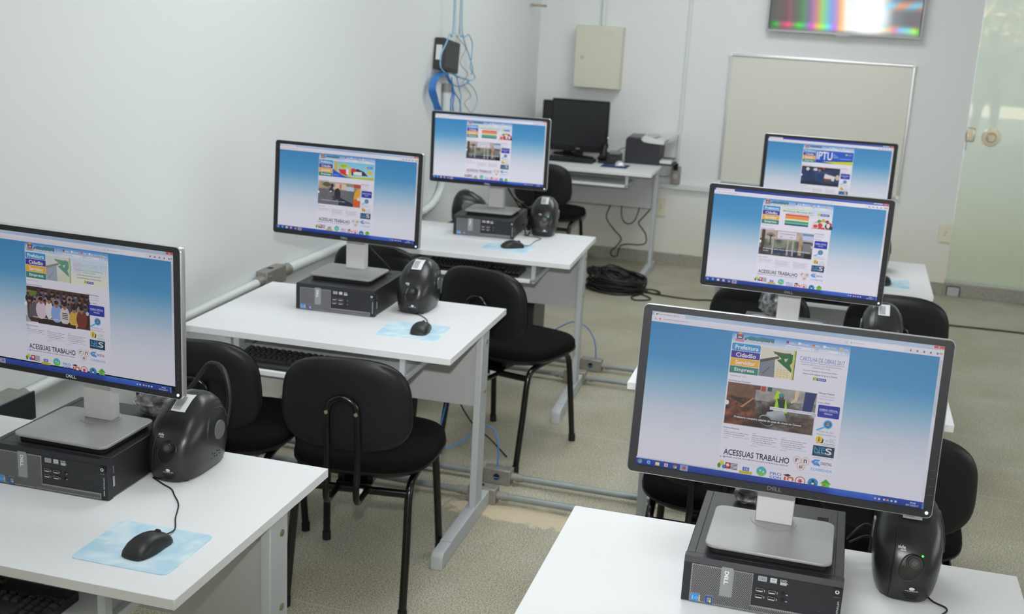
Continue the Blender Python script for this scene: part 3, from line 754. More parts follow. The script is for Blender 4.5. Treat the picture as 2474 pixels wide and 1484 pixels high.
def news_crowd(A, x0, y0, x1, y1):
    def fn(u, v):
        n = vn(u*16, v*9, 5); m = vn(u*30, v*20, 6)
        return mixc((34, 28, 26), (104, 74, 58), n*0.7+m*0.3)
    A.grid(x0, y0, x1, y1, 60, 32, fn); W, H = x1-x0, y1-y0; q = lambda u, v: (x0+u*W, y0+v*H)
    rnd = random.Random(3)
    for r in range(3):
        for i in range(11):
            u = (i+0.3+0.5*rnd.random())/11; v = 0.10+0.13*r+0.03*rnd.random()
            A.ell(*q(u, v+0.11), 8, 9, rnd.choice([(60, 66, 84), (44, 40, 42), (140, 130, 140), (90, 54, 44), (74, 80, 110)])); A.ell(*q(u, v), 3.6, 4.8, rnd.choice([(150, 104, 80), (122, 82, 62), (168, 120, 92)])); A.ell(*q(u, v-0.035), 3.7, 3.0, (30, 24, 22))
    A.ell(*q(.12, .17), 11, 6, (96, 130, 44)); A.pg([q(.02, .9), q(.06, .5), q(.16, .40), q(.22, .8)], (92, 88, 96)); 
    for (u, v, c, w) in ((.25, .62, (220, 196, 210), 14), (.38, .58, (228, 220, 226), 10), (.50, .66, (140, 170, 226), 15), (.63, .68, (210, 204, 206), 13), (.78, .74, (214, 172, 66), 13), (.90, .72, (120, 52, 44), 14)):
        A.ell(*q(u, v), w, 20, c); A.ell(*q(u, v-.26), 5.2, 7.2, (164, 112, 84)); A.ell(*q(u, v-.32), 5.4, 4.4, (32, 24, 22))
    for k in range(4): A.rect(*q(.59, .60+k*.05), *q(.68, .62+k*.05), (40, 38, 42))
    A.pg([q(.0, .8), q(.1, 1), q(0, 1)], (176, 166, 160)); A.rect(*q(.2, .9), *q(.8, 1.0), (40, 32, 34))
    A.text('moradores lotam reuniao sobre obras do bairro', q(.12, 0)[0], q(0, .80)[1], W*.62, 4.0, (226, 222, 226), True)
def news_street(A, x0, y0, x1, y1):
    A.grid(x0, y0, x1, y1, 40, 24, lambda u, v: mixc((96, 98, 106), (122, 122, 128), vn(u*20, v*14, 8)) if v > 0.30 else mixc((150, 128, 106), (206, 190, 170), vn(u*12, v*8, 9)))
    W, H = x1-x0, y1-y0; q = lambda u, v: (x0+u*W, y0+v*H)
    A.ell(*q(.20, .12), 16, 8, (92, 96, 60)); A.rect(*q(.40, .04), *q(.66, .28), (226, 202, 180)); A.rect(*q(.66, .14), *q(.84, .32), (190, 214, 232)); A.rect(*q(.84, .0), *q(1, .16), (190, 80, 62)); A.rect(*q(.50, .06), *q(.55, .26), (206, 130, 96))
    A.ell(*q(.33, .16), 6, 8, (36, 38, 58)); A.ell(*q(.31, .36), 8, 11, (46, 50, 74)); A.ell(*q(.46, .50), 12, 20, (40, 42, 46)); A.pg([q(.46, .60), q(.82, .86), q(.84, 1), q(.50, 1)], (46, 50, 72)); A.pg([q(.34, .60), q(.42, .62), q(.44, .84), q(.36, .8)], (56, 62, 92)); A.ell(*q(.30, .42), 4.5, 3, (216, 210, 214))
    A.pg([q(.84, .70), q(.86, .40), q(.92, .22), q(1, .2), q(1, .70)], (232, 172, 60)); A.rect(*q(.84, .66), *q(1, 1), (222, 100, 48)); A.rect(*q(.93, .58), *q(1, .7), (236, 226, 222))
    A.text('Equipes fazem a recuperacao do asfalto', q(.10, 0)[0], q(0, .80)[1], W*.55, 4.0, (226, 224, 228), True)
def news_hall(A, x0, y0, x1, y1):
    A.grid(x0, y0, x1, y1, 40, 24, lambda u, v: mixc((176, 158, 146), (202, 188, 178), vn(u*6, v*5, 11)) if v < 0.34 else (mixc((70, 74, 72), (156, 164, 138), vn(u*11, v*7, 12)) if v < 0.72 else mixc((42, 46, 60), (96, 100, 108), vn(u*18, v*9, 13))))
    W, H = x1-x0, y1-y0; q = lambda u, v: (x0+u*W, y0+v*H)
    A.rect(*q(.03, .0), *q(.09, 1), (70, 58, 54)); A.rect(*q(.33, .02), *q(.68, .30), (226, 222, 234)); A.text('CRAS', q(.37, 0)[0], q(0, .20)[1], 8, 4, (80, 96, 190), True); A.text('SUAS', q(.56, 0)[0], q(0, .20)[1], 8, 4, (90, 110, 200), True); A.rect(*q(.36, .10), *q(.66, .12), (150, 146, 160))
    A.rect(*q(.80, .02), *q(1, .28), (196, 204, 246)); A.rect(*q(.80, .02), *q(1, .10), (96, 150, 190)); A.rect(*q(.82, .34), *q(.98, .80), (126, 128, 132)); A.rect(*q(.82, .34), *q(.98, .40), (62, 60, 62)); A.rect(*q(.74, .2), *q(.80, .9), (176, 158, 140)); A.ell(*q(.77, .52), 4.5, 5, (206, 128, 62))
    for u in (.24, .52, .62): A.rect(*q(u, .34), *q(u+.03, .95), (170, 170, 166))
    for k in range(6):
        a = -2.6+k*0.45; A.line(*q(.20, .26), q(.20, .26)[0]+math.cos(a)*15, q(.20, .26)[1]+math.sin(a)*13, 2.0, (52, 42, 30))
    A.rect(*q(.19, .26), *q(.21, .6), (58, 46, 34))
    A.rect(*q(.28, .70), *q(.52, .88), (46, 60, 96)); A.rect(*q(.86, .80), *q(1, 1), (34, 32, 34))
    A.text('Prefeitura abre nova unidade de atendimento', q(.08, 0)[0], q(0, .72)[1], W*.88, 4.0, (232, 230, 234), True); A.text('social', q(.08, 0)[0], q(0, .81)[1], W*.1, 3.4, (232, 230, 234), True)
def news_meet(A, x0, y0, x1, y1):
    A.grid(x0, y0, x1, y1, 40, 24, lambda u, v: mixc((24, 34, 62), (66, 92, 140), vn(u*9, v*7, 15)*0.7+vn(u*22, v*15, 16)*0.3))
    W, H = x1-x0, y1-y0; q = lambda u, v: (x0+u*W, y0+v*H)
    A.rect(*q(.02, .0), *q(1, .10), (48, 42, 46)); A.pg([q(.62, .34), q(.90, .46), q(.86, .72), q(.60, .58)], (226, 222, 226)); A.ell(*q(.16, .14), 7, 7, (224, 226, 236)); A.ell(*q(.36, .14), 9, 6, (216, 218, 228)); A.ell(*q(.47, .18), 5, 7, (170, 120, 96)); A.rect(*q(.55, .0), *q(.60, .1), (190, 40, 40)); A.ell(*q(.95, .5), 8, 12, (206, 190, 186))
    for u in (.12, .30, .48): A.ell(*q(u, .5), 12, 16, (36, 62, 104))
    A.rect(*q(0, .86), *q(1, 1), (32, 40, 62)); A.rect(*q(.6, .60), *q(.8, .75), (120, 70, 60))
def banner(A, kind):
    x0, y0, x1, y1 = 211, 42, 369, 97
    if kind == 'trench' or kind == 'crowd':
        pale = kind == 'crowd'
        f = (lambda c: mixc(c, (206, 222, 240), 0.45)) if pale else (lambda c: c)
        if pale: A.rect(x0, y0, x1, y1, (206, 226, 246), (240, 236, 214)); A.pg([(282, 46), (302, 46), (302, 74), (282, 72)], (224, 218, 232))
        A.rect(x0, y0, 274, y1, f((226, 220, 206))); A.pg([(x0, 72), (238, 62), (240, y1), (x0, y1)], f((128, 134, 142))); A.pg([(x0, 66), (244, 56), (246, 60), (x0, 72)], f((90, 76, 66)))
        A.pg([(232, 48), (270, 50), (270, 84), (242, 64), (250, 60)], f((18, 104, 44))); A.pg([(254, 60), (262, 58), (258, 66)], f((206, 206, 180))); A.line(236, 52, 266, 49, 2, f((110, 84, 66))); A.pg([(266, 70), (271, 64), (271, 80)], f((214, 206, 170)))
        A.pg([(240, 78), (271, 84), (271, y1), (240, y1)], f((232, 222, 190)))
        for k in range(4):
            for j in range(4): A.rect(243+j*6, 80+k*4, 247+j*6, 82+k*4, f((222, 196, 130)))
        A.rect(271, y0, 274, y1, f((196, 206, 64))); A.rect(274, y0, 275.4, y1, f((40, 80, 40)))
        A.line(218, 92, 230, 78, 1.4, f((80, 80, 84)))
        A.text('CARTILHA DE OBRAS 2017', 283, 50, 80, 8, (86, 122, 196) if not pale else (170, 200, 232)); A.rect(283, 60, 363, 60.6, (86, 122, 196) if not pale else (170, 200, 232))
        A.text('GUIA DE ORIENTACAO AOS PROFISSIONAIS DA', 287, 63, 72, 2.6, (128, 128, 140)); A.text('CONSTRUCAO CIVIL', 307, 67.5, 32, 2.6, (128, 128, 140))
        A.text('Secretaria Municipal de Planejamento Urbano', 291, 74, 62, 2.6, (90, 90, 104), True); A.text('Divisao de Fiscalizacao de Obras e Posturas', 291, 80, 62, 2.6, (90, 90, 104), True)
        A.rr(310, 86, 318, 92, .8, (206, 206, 70)); A.rr(317, 87, 334, 92, .8, (52, 72, 190)); A.text('FRANCA', 319, 88.2, 13, 2.6, (236, 236, 246), True); A.line(312, 87, 312, 92, 1, (90, 96, 40))
    elif kind == 'street':
        A.rect(x0, y0, x1, y1, (120, 206, 240), (190, 226, 240)); A.rect(218, 42, 228, 78, (232, 186, 50)); A.ell(251, 57, 18, 9, (206, 214, 60), 20, -.1); A.text('REFIS', 241, 53, 20, 6, (70, 150, 90), True)
        A.pg([(232, 68), (262, 68), (268, 92), (240, 84)], (226, 50, 60)); A.rect(262, 66, 278, 84, (240, 238, 246)); A.rect(272, 58, 280, 88, (240, 196, 50)); A.pg([(280, 68), (306, 62), (330, 70), (346, 84), (284, 86)], (60, 54, 60)); A.rect(290, 72, 322, 84, (238, 238, 244)); A.ell(290, 68, 10, 7, (216, 60, 56)); A.ell(352, 72, 9, 7, (236, 196, 60))
        A.pg([(211, 68), (226, 78), (256, 90), (290, 97), (211, 97)], (46, 96, 206)); A.pg([(232, 80), (262, 89), (300, 92), (369, 88), (369, 97), (290, 97), (256, 91)], (190, 206, 44)); A.text('prefeitura', 216, 88, 20, 4, (210, 222, 246))
        A.rr(334, 50, 342, 58, 1, (222, 206, 70)); A.rr(341, 51, 362, 58, 1, (84, 110, 214)); A.text('FRANCA', 344, 52.8, 15, 3.4, (230, 232, 246), True)
    elif kind == 'hall':
        A.rect(x0, y0, 300, 56, (222, 232, 218)); A.rect(300, y0, x1, 70, (198, 220, 240), WHT)
        A.text('Vacinacao contra a gripe', 232, 44.5, 50, 3, (110, 130, 110)); A.text('Mobilizacao Municipal 2017', 220, 50, 92, 5.4, (84, 130, 90), True); A.rect(232, 58, 312, 58.8, (110, 120, 170))
        for k, c in enumerate(((232, 84, 80), (242, 150, 96), (242, 160, 46), (226, 232, 226), (70, 160, 96), (110, 190, 160), (44, 76, 130))): A.rect(228, 61+k*5, 300, 66+k*5, c)
        A.rr(325, 50, 335, 58, 1, (206, 206, 70)); A.rr(334, 51, 360, 58, 1, (70, 84, 190)); A.text('FRANCA', 337, 52.8, 20, 3.4, (226, 228, 246), True)
        for k in range(7):
            a = PI+k*PI/6; A.ell(344+math.cos(a)*24, 92+math.sin(a)*20, 6, 6, ((150, 60, 50), (110, 160, 70), (90, 150, 70), (206, 180, 60), (160, 60, 50), (206, 70, 60), (60, 50, 50))[k])
        A.rr(313, 78, 329, 97, 1, (236, 214, 216)); A.ell(344, 84, 14, 9, (230, 226, 230)); A.ell(336, 86, 7, 7, (216, 60, 54)); A.ell(322, 90, 7, 5, (206, 66, 56)); A.rect(330, 92, 350, 97, (206, 60, 52)); A.ell(358, 88, 8, 8, (60, 52, 56)); A.ell(360, 86, 5, 7, (236, 232, 238)); A.rect(311, 96, 369, 98, (196, 60, 54))
    elif kind == 'meet':
        A.rect(x0, y0, x1, y1, (40, 92, 204)); A.pg([(211, 88), (369, 76), (369, 97), (211, 97)], (28, 66, 170)); A.pg([(240, 90), (369, 82), (369, 97), (300, 97)], (214, 220, 40))
        A.text('IPTU', 215, 48, 66, 34, (244, 246, 252), True)
        for k, w in enumerate((10, 20, 24)): A.rect(284, 56+k*6, 284+w, 59+k*6, (150, 180, 236))
        A.rect(312, 70, 362, 75, (110, 150, 226)); A.rr(336, 50, 344, 57, 1, (206, 206, 60)); A.rect(346, 52, 362, 56, (120, 160, 226))
def page(kind, taskbar_dark=True, tabcol=(166, 192, 226)):
    A = Art(SH, 0.000045)
    A.grid(0, 20, 531, 290, 1, 27, lambda u, v: gcol(v))
    A.grid(0, 0, 531, 8.5, 24, 1, lambda u, v: mixc(tabcol, (190, 208, 236), math.sin(u*9)*.5+.5) if tabcol[0] > 100 else mixc((28, 60, 170), (120, 160, 226), max(0, u*1.6-0.9)))
    A.rect(0, 8, 531, 20, (236, 234, 246), (228, 226, 240)); A.rr(4, 1.5, 63, 10, 2, (232, 230, 244)); A.ell(9, 5.5, 1.6, 1.6, (120, 100, 80), 10); A.text('Portal da Prefeitura de Fran', 12, 3.6, 40, 3, (110, 112, 130)); A.text('x', 57, 4.2, 2, 2, (120, 122, 130))
    A.text('<', 6, 12.4, 3, 3.6, (110, 130, 180), True); A.ell(16, 14, 1.7, 1.7, (226, 110, 90), 10); A.text('www.franca.sp.gov.br/portal/', 22, 12.4, 48, 3.2, (176, 110, 110))
    A.text('C', 360, 12, 3, 4, (150, 152, 168)); A.rect(366, 10, 462, 18.5, (242, 240, 250)); A.ell(370, 14, 1.6, 1.6, (170, 172, 186), 10); A.text('Pesquisar', 374, 12.4, 20, 3.4, (176, 176, 192))
    for k, c in enumerate(((120, 122, 140),)*5): A.ell(474+k*11.5, 14.4, 2.0-0.1*k, 2.2, c, 5+k); 
    A.ell(526, 13, 2.4, 2, (236, 206, 90)); A.rect(522, 14, 529, 15, (120, 122, 140))
    A.rect(513, 0.6, 531, 5.2, (226, 84, 66)); A.text('x', 520, 1.4, 3, 3, (250, 230, 226), True); A.rect(486, 1, 511, 4.6, (196, 208, 232))
    A.rect(525, 20, 531, 286, (228, 228, 242)); A.rect(525.6, 26, 530.4, 130, (206, 208, 224))
    # page body
    P0, P1 = 155, 370
    A.rect(P0, 20, P1, 286, WHT); A.rect(P0, 20, P1, 42, (40, 140, 218), (226, 234, 248))
    A.pg([(178, 30), (190, 25), (200, 27), (212, 24.5), (222, 26), (233, 25), (233, 34), (178, 34)], (70, 130, 150))
    # coat of arms
    A.pg([(163, 24), (176, 24), (175.5, 32), (169.5, 37), (163.5, 32)], (60, 84, 150)); A.ell(169.5, 25, 4.6, 3.0, (206, 84, 60)); A.ell(169.5, 22.3, 3.6, 1.6, (226, 190, 80)); A.pg([(160, 33), (179, 33), (177, 38), (162, 38)], (206, 150, 150)); A.rect(166, 28.5, 173, 31, (214, 214, 226)); A.rect(160.5, 25, 162.5, 33, (220, 220, 200))
    A.text('franca.sp.gov.br', 182, 32, 51, 6.5, (150, 158, 170), True, .3); A.text('franca.sp.gov.br', 181.4, 31.4, 51, 6.5, (236, 240, 248), True, .3)
    x = 255
    for w, c, t in ((10, (150, 60, 60), 'Inicio'), (14, (238, 238, 244), 'E-mail'), (8, (236, 120, 60), 'RSS'), (18, (240, 240, 250), 'Mapa do Site'), (10, (236, 200, 70), 'Contato')):
        A.rr(x, 25.5, x+4.6, 30, .8, c); A.text(t, x+5.4, 27, w, 2.8, (230, 240, 250), True); x += w+11.5
    A.rect(255, 33.5, 306, 38.5, (240, 240, 250)); A.text('Servicos Online', 257, 34.6, 26, 2.8, (130, 130, 146)); A.text('v', 301, 35, 2.4, 2, (110, 112, 124), True); A.rect(315, 33.5, 349, 38.5, (240, 240, 250)); A.text('Pesquisar...', 317, 34.6, 18, 2.8, (130, 130, 146)); A.rr(351, 33.8, 360, 38.4, 1, (232, 234, 246)); A.text('OK', 353.5, 35, 4, 2.2, (90, 90, 104))
    for k, (t, c, w) in enumerate((('Prefeitura', (52, 156, 216), 43), ('Cidadão', (70, 52, 156), 37), ('Servidor', (240, 180, 52), 37), ('Empresa', (64, 138, 124), 37))):
        y = 41+k*14.4
        A.rr(157, y, 210, y+13.6, 2.5 if k == 0 else .3, c); A.text(t, 161.5+(46-w)/2, y+3.0, w, 8.2, (240, 242, 250), True)
    banner(A, kind)
    A.text('Você está em:', 159, 101.5, 21, 2.6, (100, 100, 116)); A.text('Início', 182, 101.5, 8, 2.6, (150, 150, 166))
    A.text('Notícias em Destaque', 158, 111, 41, 3.4, (96, 98, 130), True)
    A.rect(157.2, 115.2, 322, 196, (190, 188, 198))
    {'trench': news_trench, 'crowd': news_crowd, 'street': news_street, 'hall': news_hall, 'meet': news_meet}[kind](A, 158, 116, 321, 195)
    A.ell(159.5, 155, 4, 4.4, (238, 236, 240)); A.ell(320, 157, 4, 4.4, (200, 198, 204))
    A.text('Últimas Notícias', 158, 201, 30, 3.4, (70, 96, 160), True)
    for bx, n in ((160, 3), (213, 5), (267, 5)):
        A.rect(bx, 207, bx+7, 207.8, (176, 176, 190))
        for j in range(n+1):
            A.text(('Atletas de Franca viajam para', 'os Jogos da Juventude', 'Inscricoes abertas para', 'o Campeonato Municipal', 'A delegacao francana', 'leia mais')[j], bx+(3 if j == n-1 else 0), 210+j*3.9, (46-(j*7) % 13) if j < n else 11, 2.5, (112, 112, 128) if j < n-1 else (150, 150, 164), j < n-1)
    A.text('ACESSUAS TRABALHO', 164, 243.5, 122, 11.5, (46, 50, 72), True); A.text('PROGRAMA NACIONAL DE PROMOÇÃO DO ACESSO AO MUNDO DO TRABALHO', 164, 257.2, 121, 3.2, (66, 70, 92), True); A.ell(159.5, 260, 1.6, 1.2, (120, 180, 230)); A.ell(166, 260, 1.8, 1.4, (90, 160, 226))
    for (cx, cy, t) in ((300, 245, 'r'), (315, 245, 'n'), (308, 256, 'si')):
        A.ell(cx, cy, 7.4, 7.4, (206, 176, 120)); A.ell(cx, cy, 6.6, 6.6, (236, 230, 240)); A.text(t, cx-3, cy-3.4, 6, 7, (120, 70, 76), True)
    # right column
    A.text('Nossa Franca', 324, 111.5, 28, 3.4, (90, 92, 116), True); A.text('Conheça Franca', 326, 117.5, 28, 3, (136, 136, 152)); A.text('Mapa da Cidade', 326, 122.5, 26, 3, (136, 136, 152)); A.text('Links Úteis', 324, 129, 22, 3.2, (90, 92, 116), True)
    A.rr(326, 135, 365, 158, 2, (40, 52, 172)); A.text('DIÁRIO OFICIAL', 329, 141, 33, 4.4, (224, 226, 246), True); A.rect(329, 146.4, 362, 146.9, (190, 196, 236)); A.text('FRANCA', 338, 149, 15, 3.2, (216, 220, 246), True)
    A.line(328, 183, 341, 176, 3.4, (96, 190, 232)); A.ell(347, 170, 8.4, 8.4, (92, 190, 232)); A.ell(347, 170, 6.2, 6.2, (44, 110, 180)); A.ell(347, 168, 3, 2.6, (190, 120, 90)); A.rect(343.6, 170.5, 350.4, 173, (120, 170, 210))
    A.text('PORTAL DA', 333, 183, 26, 3.4, (150, 146, 164)); A.text('TRANSPARÊNCIA', 328, 188, 36, 3.4, (150, 146, 164))
    A.pg([(336, 194), (343, 199), (342, 206), (331, 207), (330, 200)], (60, 44, 96)); A.ell(334.5, 200, 6, 6.8, (234, 204, 44)); A.text('i', 333.2, 196, 2.4, 8, (120, 84, 40), True); A.text('e-SIC', 347, 196, 16, 7, (150, 190, 170)); A.rect(344, 206, 364, 207, (110, 180, 130)); A.rect(341, 208.5, 364, 209.3, (160, 190, 176))
    A.rect(325.6, 211.6, 364.4, 231.4, (24, 64, 92)); A.text('NF', 328, 214, 19, 10.5, (70, 140, 196), True); A.text('S', 348, 214, 12, 12.5, (226, 230, 240), True); A.text('nota fiscal', 329, 222.5, 24, 3.6, (150, 190, 214), True); A.rect(331, 227, 358, 228, (70, 130, 130)); A.text('eletrônica', 328, 233, 14, 1.8, (90, 92, 110)); A.text('legislação', 350, 233, 14, 1.8, (90, 92, 110))
    A.pg([(325, 243), (332, 238), (342, 238), (338, 242), (343, 250), (331, 249)], (80, 150, 226)); A.text('IPTU', 332, 241, 9, 4, (200, 226, 246), True); A.text('DIGITAL', 343, 241.5, 20, 5.2, (70, 76, 130), True)
    A.text('CONSELHOS', 326, 254.5, 38, 5.0, (110, 180, 234), True); A.rect(P0+2, 266, P1-2, 266.5, (214, 214, 228))
    # logo row
    A.ell(163, 272, 4.6, 4.6, (226, 210, 60)); A.ell(158.5, 277, 3.2, 5, (80, 150, 70)); A.ell(168, 278, 4, 4, (60, 140, 210)); A.rect(170, 269, 180, 281, (176, 44, 50)); A.ell(174.6, 274, 3, 3, (230, 226, 236))
    for k in range(5): A.rect(180, 269.5+k*2.6, 193, 270.7+k*2.6, (50, 48, 56))
    A.rect(203, 273, 215, 280, (64, 84, 180)); A.text('SE', 204.5, 274.3, 9, 4.4, (210, 216, 240), True); A.rect(197, 280.5, 221, 286, (200, 190, 50))
    A.ell(238, 276, 9.4, 9, (76, 186, 196)); A.pg([(230, 280), (238, 276), (246.6, 279), (243, 284), (233, 284)], (120, 206, 80)); A.rect(234, 273, 237, 276, (220, 232, 240)); A.rect(240, 275, 243, 278, (220, 232, 240))
    A.text('PRO', 254, 274, 21, 5.6, (96, 140, 226), True); A.text('CON', 254, 281, 21, 5, (60, 90, 200), True)
    A.pg([(278, 276), (287, 273), (293, 276), (286, 278.4)], (50, 46, 50)); A.rr(280, 279, 284, 286, 1, (226, 100, 60)); A.rr(286, 278, 298, 286, 2.5, (226, 112, 60)); A.rr(289, 281, 295, 286, 1.4, WHT)
    A.ell(310, 283, 9.4, 8.6, (206, 60, 56)); A.ell(310, 283, 7.9, 7.2, WHT)
    for k in range(3): A.line(310-4.4*math.cos(k*PI/3), 283-4.4*math.sin(k*PI/3), 310+4.4*math.cos(k*PI/3), 283+4.4*math.sin(k*PI/3), 2.0, (206, 50, 56))
    A.ell(333, 282.6, 9.4, 9, (56, 150, 214)); A.ell(333, 279, 2.6, 2.6, (30, 84, 70)); A.pg([(326, 284), (333, 280), (340, 284), (336, 286), (330, 286)], (30, 84, 70)); A.ell(333, 284, 3, 1.8, (230, 236, 240))
    A.pg([(346, 281), (356, 272), (366, 281)], (70, 176, 70)); A.rect(349, 280, 363, 287, (120, 206, 50)); A.rect(352, 282, 356, 285, (206, 80, 60))
    # taskbar
    A.grid(0, 286.5, 531, 299, 30, 1, lambda u, v: mixc((40, 78, 178), (26, 52, 140), v) if not (0.68 < u < 0.86) else mixc((66, 116, 214), (40, 80, 186), v))
    if kind in ('trench', 'hall'): A.rect(0, 284, 170, 286.5, (214, 216, 230)); A.text('www.franca.sp.gov.br/portal/noticias/prefeitura', 4, 284.5, 150, 1.8, (150, 150, 166))
    A.ell(8, 292.6, 4.6, 4.6, (90, 150, 190)); A.rect(5.8, 290.4, 7.8, 292.4, (226, 110, 60)); A.rect(8.2, 290.4, 10.2, 292.4, (130, 196, 70)); A.rect(5.8, 292.8, 7.8, 294.8, (80, 160, 230)); A.rect(8.2, 292.8, 10.2, 294.8, (244, 206, 60))
    A.text('e', 21.5, 288.6, 7, 7.4, (120, 206, 244), True); A.rr(38, 289.5, 46, 296, .8, (238, 220, 150)); A.rect(40, 291.5, 45, 293, (250, 240, 200)); A.rr(55.5, 289.5, 62.5, 296, .8, (226, 220, 236)); A.ell(59, 293, 2.2, 2.2, (226, 120, 60))
    A.ell(76, 292.8, 4, 4, (206, 70, 60)); A.pg([(72.4, 291), (76, 292.8), (75, 296.6), (72.4, 295)], (80, 170, 90)); A.pg([(76, 292.8), (79.8, 291.6), (79.4, 295.4), (76, 296.8)], (240, 206, 70)); A.ell(76, 292.8, 1.7, 1.7, (100, 160, 230))
    A.rect(86, 287.6, 101, 298.4, (150, 170, 220)); A.ell(93.4, 292.8, 4, 4, (226, 110, 60)); A.ell(94.2, 292.2, 2.2, 2.4, (90, 100, 190))
    for k, xx in enumerate((444, 451, 460, 466, 473, 480)): A.rr(xx, 291, xx+4, 294.6, .6, ((176, 186, 226), (206, 214, 240), (190, 198, 230), (226, 150, 150), (190, 200, 230), (206, 214, 240))[k])
    A.text('09:46', 507, 288.8, 10, 3.4, (214, 220, 244), True); A.text('07/12/2017', 500, 293.6, 22, 3.2, (206, 214, 240), True); A.rect(527.4, 287, 531, 299, (90, 120, 200))
    return A

# ------------------------------------------------------------------ monitor
MWD, MHT = 0.566, 0.3304
def make_head():
    """origin: bottom centre of the front face, screen towards -y"""
    e = empty('monitor')
    o = MB(); out = rrect(-MWD/2, 0, MWD/2, MHT, 0.011, 5); n = len(out)
    inn = rrect(-0.2655, 0.0185, 0.2655, 0.0185+0.2990, 0.0006, 5)
    # silver edge band
    o.loft([[(x, 0.0016, z) for x, z in inset(out, 0.0020)], [(x, 0.0004, z) for x, z in inset(out, 0.0010)], [(x, 0.0020, z) for x, z in out], [(x, 0.0165, z) for x, z in out], [(x, 0.0185, z) for x, z in inset(out, 0.001)]], SILVER, cap=False)
    o.build('edge_trim', e)
    b = MB(); k = len(inn)
    oo = inset(out, 0.0016)
    vs = [(x, 0.0008, z) for x, z in oo]+[(x, 0.0008, z) for x, z in inn]+[(x, 0.0034, z) for x, z in inn]
    b.add(vs, [(i, (i+1) % n, n+(i+1) % n, n+i) for i in range(n)]+[(n+i, n+(i+1) % n, 2*n+(i+1) % n, 2*n+i) for i in range(n)], BEZEL)
    b.build('bezel', e)
    bk = MB(); bk.loft([[(x, 0.0165, z) for x, z in inset(out, 0.0015)], [(x, 0.024, z) for x, z in inset(out, 0.008)], [(x*0.86, 0.040, MHT/2+(z-MHT/2)*0.80) for x, z in out], [(x*0.62, 0.050, MHT/2+(z-MHT/2)*0.62) for x, z in out]], BEZEL)
    bk.build('back_housing', e)
    A = Art(MHT*1000); A.L = 2
    y = MHT*1000-13.2; c = (150, 152, 156)
    return e, out
E_DARK = (70, 70, 74)
def monitor(label, pos, yaw, tilt, kind, strength, base_xy, tab, logo_c, base_yaw=0.0, bag=None):
    """pos: bottom right front corner; base_xy: x, front y of the foot plate"""
    root = empty('monitor', (0, 0, 0)); tag(root, label, 'monitor', 'monitors with silver stands at the desks')
    head, out = make_head()
    cx, cy = pos[0]-MWD/2*math.cos(yaw), pos[1]-MWD/2*math.sin(yaw)
    zb = HD+CHH+0.0009
    root.location = (base_xy[0], base_xy[1], zb); root.rotation_euler = (0, 0, base_yaw)
    RM = Matrix.Translation(root.location) @ RZ(base_yaw)
    HM = RM.inverted() @ Matrix.Translation((cx, cy, HD+pos[2])) @ RZ(yaw) @ RX(-tilt)
    for c in kids(head): c.parent = root; c.matrix_local = HM
    bpy.data.objects.remove(head)
    A = page(kind, tabcol=tab)
    A.build('screen', col_mat('screen_%02d' % round(strength*100), strength, 0.35), root, HM @ TR(-0.2655, 0.0033, 0.0185))
    A = Art(MHT*1000); A.L = 3; lx = MWD*500; by = MHT*1000-14.0
    A.text('D', lx-13.5, by, 7.4, 7.6, logo_c, True); A.text('E', lx-6.2, by+2.2, 6.4, 6.4, logo_c, True, 0, -0.5); A.text('L', lx+1.2, by, 5.6, 7.6, logo_c, True); A.text('L', lx+7.4, by, 5.8, 7.6, logo_c, True)
    A.build('brand_mark', PRINT, root, HM @ TR(-MWD/2, 0.0006, 0))
    A = Art(MHT*1000); A.L = 3
    for k in range(4):
        yy = MHT*1000-92+k*15.5; A.rect(MWD*1000-13, yy, MWD*1000-3.5, yy+1.0, (22, 22, 26)); A.rect(MWD*1000-13, yy+1.0, MWD*1000-3.5, yy+1.5, (84, 84, 88))
    A.build('side_button', PRINT, root, HM @ TR(-MWD/2, 0.0006, 0))
    led = MB(); led.cyl((MWD/2-0.0105, 0.0012, 0.0105), (MWD/2-0.0105, -0.0008, 0.0105), 0.0030, LED, 16); led.build('power_light', root, M=HM)
    # stand: foot plate, neck, hinge
    B = MB(); pl = rrect(-0.117, 0.0, 0.117, 0.197, 0.020, 6)
    B.prism(pl, 0.012, 0.0185, ALU, 'Z', bev=0.0018)
    B.build('foot_plate', root)
    P = MB(); P.prism(inset(pl, 0.010), 0.0, 0.0125, BLACK_RUB, 'Z'); P.build('rubber_base', root)
    D_ = MB(); D_.cyl((0, 0.158, 0.0183), (0, 0.158, 0.0191), 0.0455, mat('thin_ring_groove', (150, 150, 150), 0.4), 48); D_.cyl((0, 0.158, 0.0186), (0, 0.158, 0.0194), 0.0448, ALU, 48); D_.build('swivel_disc', root)
    hz = HD+pos[2]+MHT*0.45-zb
    N = MB(); N.box((-0.036, 0.145, 0.0190), (0.036, 0.178, hz+0.03), NECK, 0.0015, seg=1); N.build('neck', root)
    h = MB(); hc = HM @ Vector((0, 0.048, MHT*0.47)); hc2 = HM @ Vector((0, 0.075, MHT*0.47))
    h.cyl(hc, (hc.x*0.4, 0.150, hc.z), 0.030, BEZEL, 24); h.build('hinge', root)
    cut = MB(); cut.cyl((0.0, 0.1452, pos[2]+HD-zb-0.004), (0.0, 0.1442, pos[2]+HD-zb-0.004), 0.0125, HOLE, 28); cut.build('cable_hole', root)
    return root
LED = mat('blue_white_led', (190, 205, 255), 0.3, Emission_Color=(0.6, 0.72, 1.0, 1), Emission_Strength=1.2)
GLED = mat('green_led', (60, 200, 60), 0.3, Emission_Color=(0.05, 0.8, 0.05, 1), Emission_Strength=1.5)
LT = (166, 192, 226); DT = (28, 60, 170)
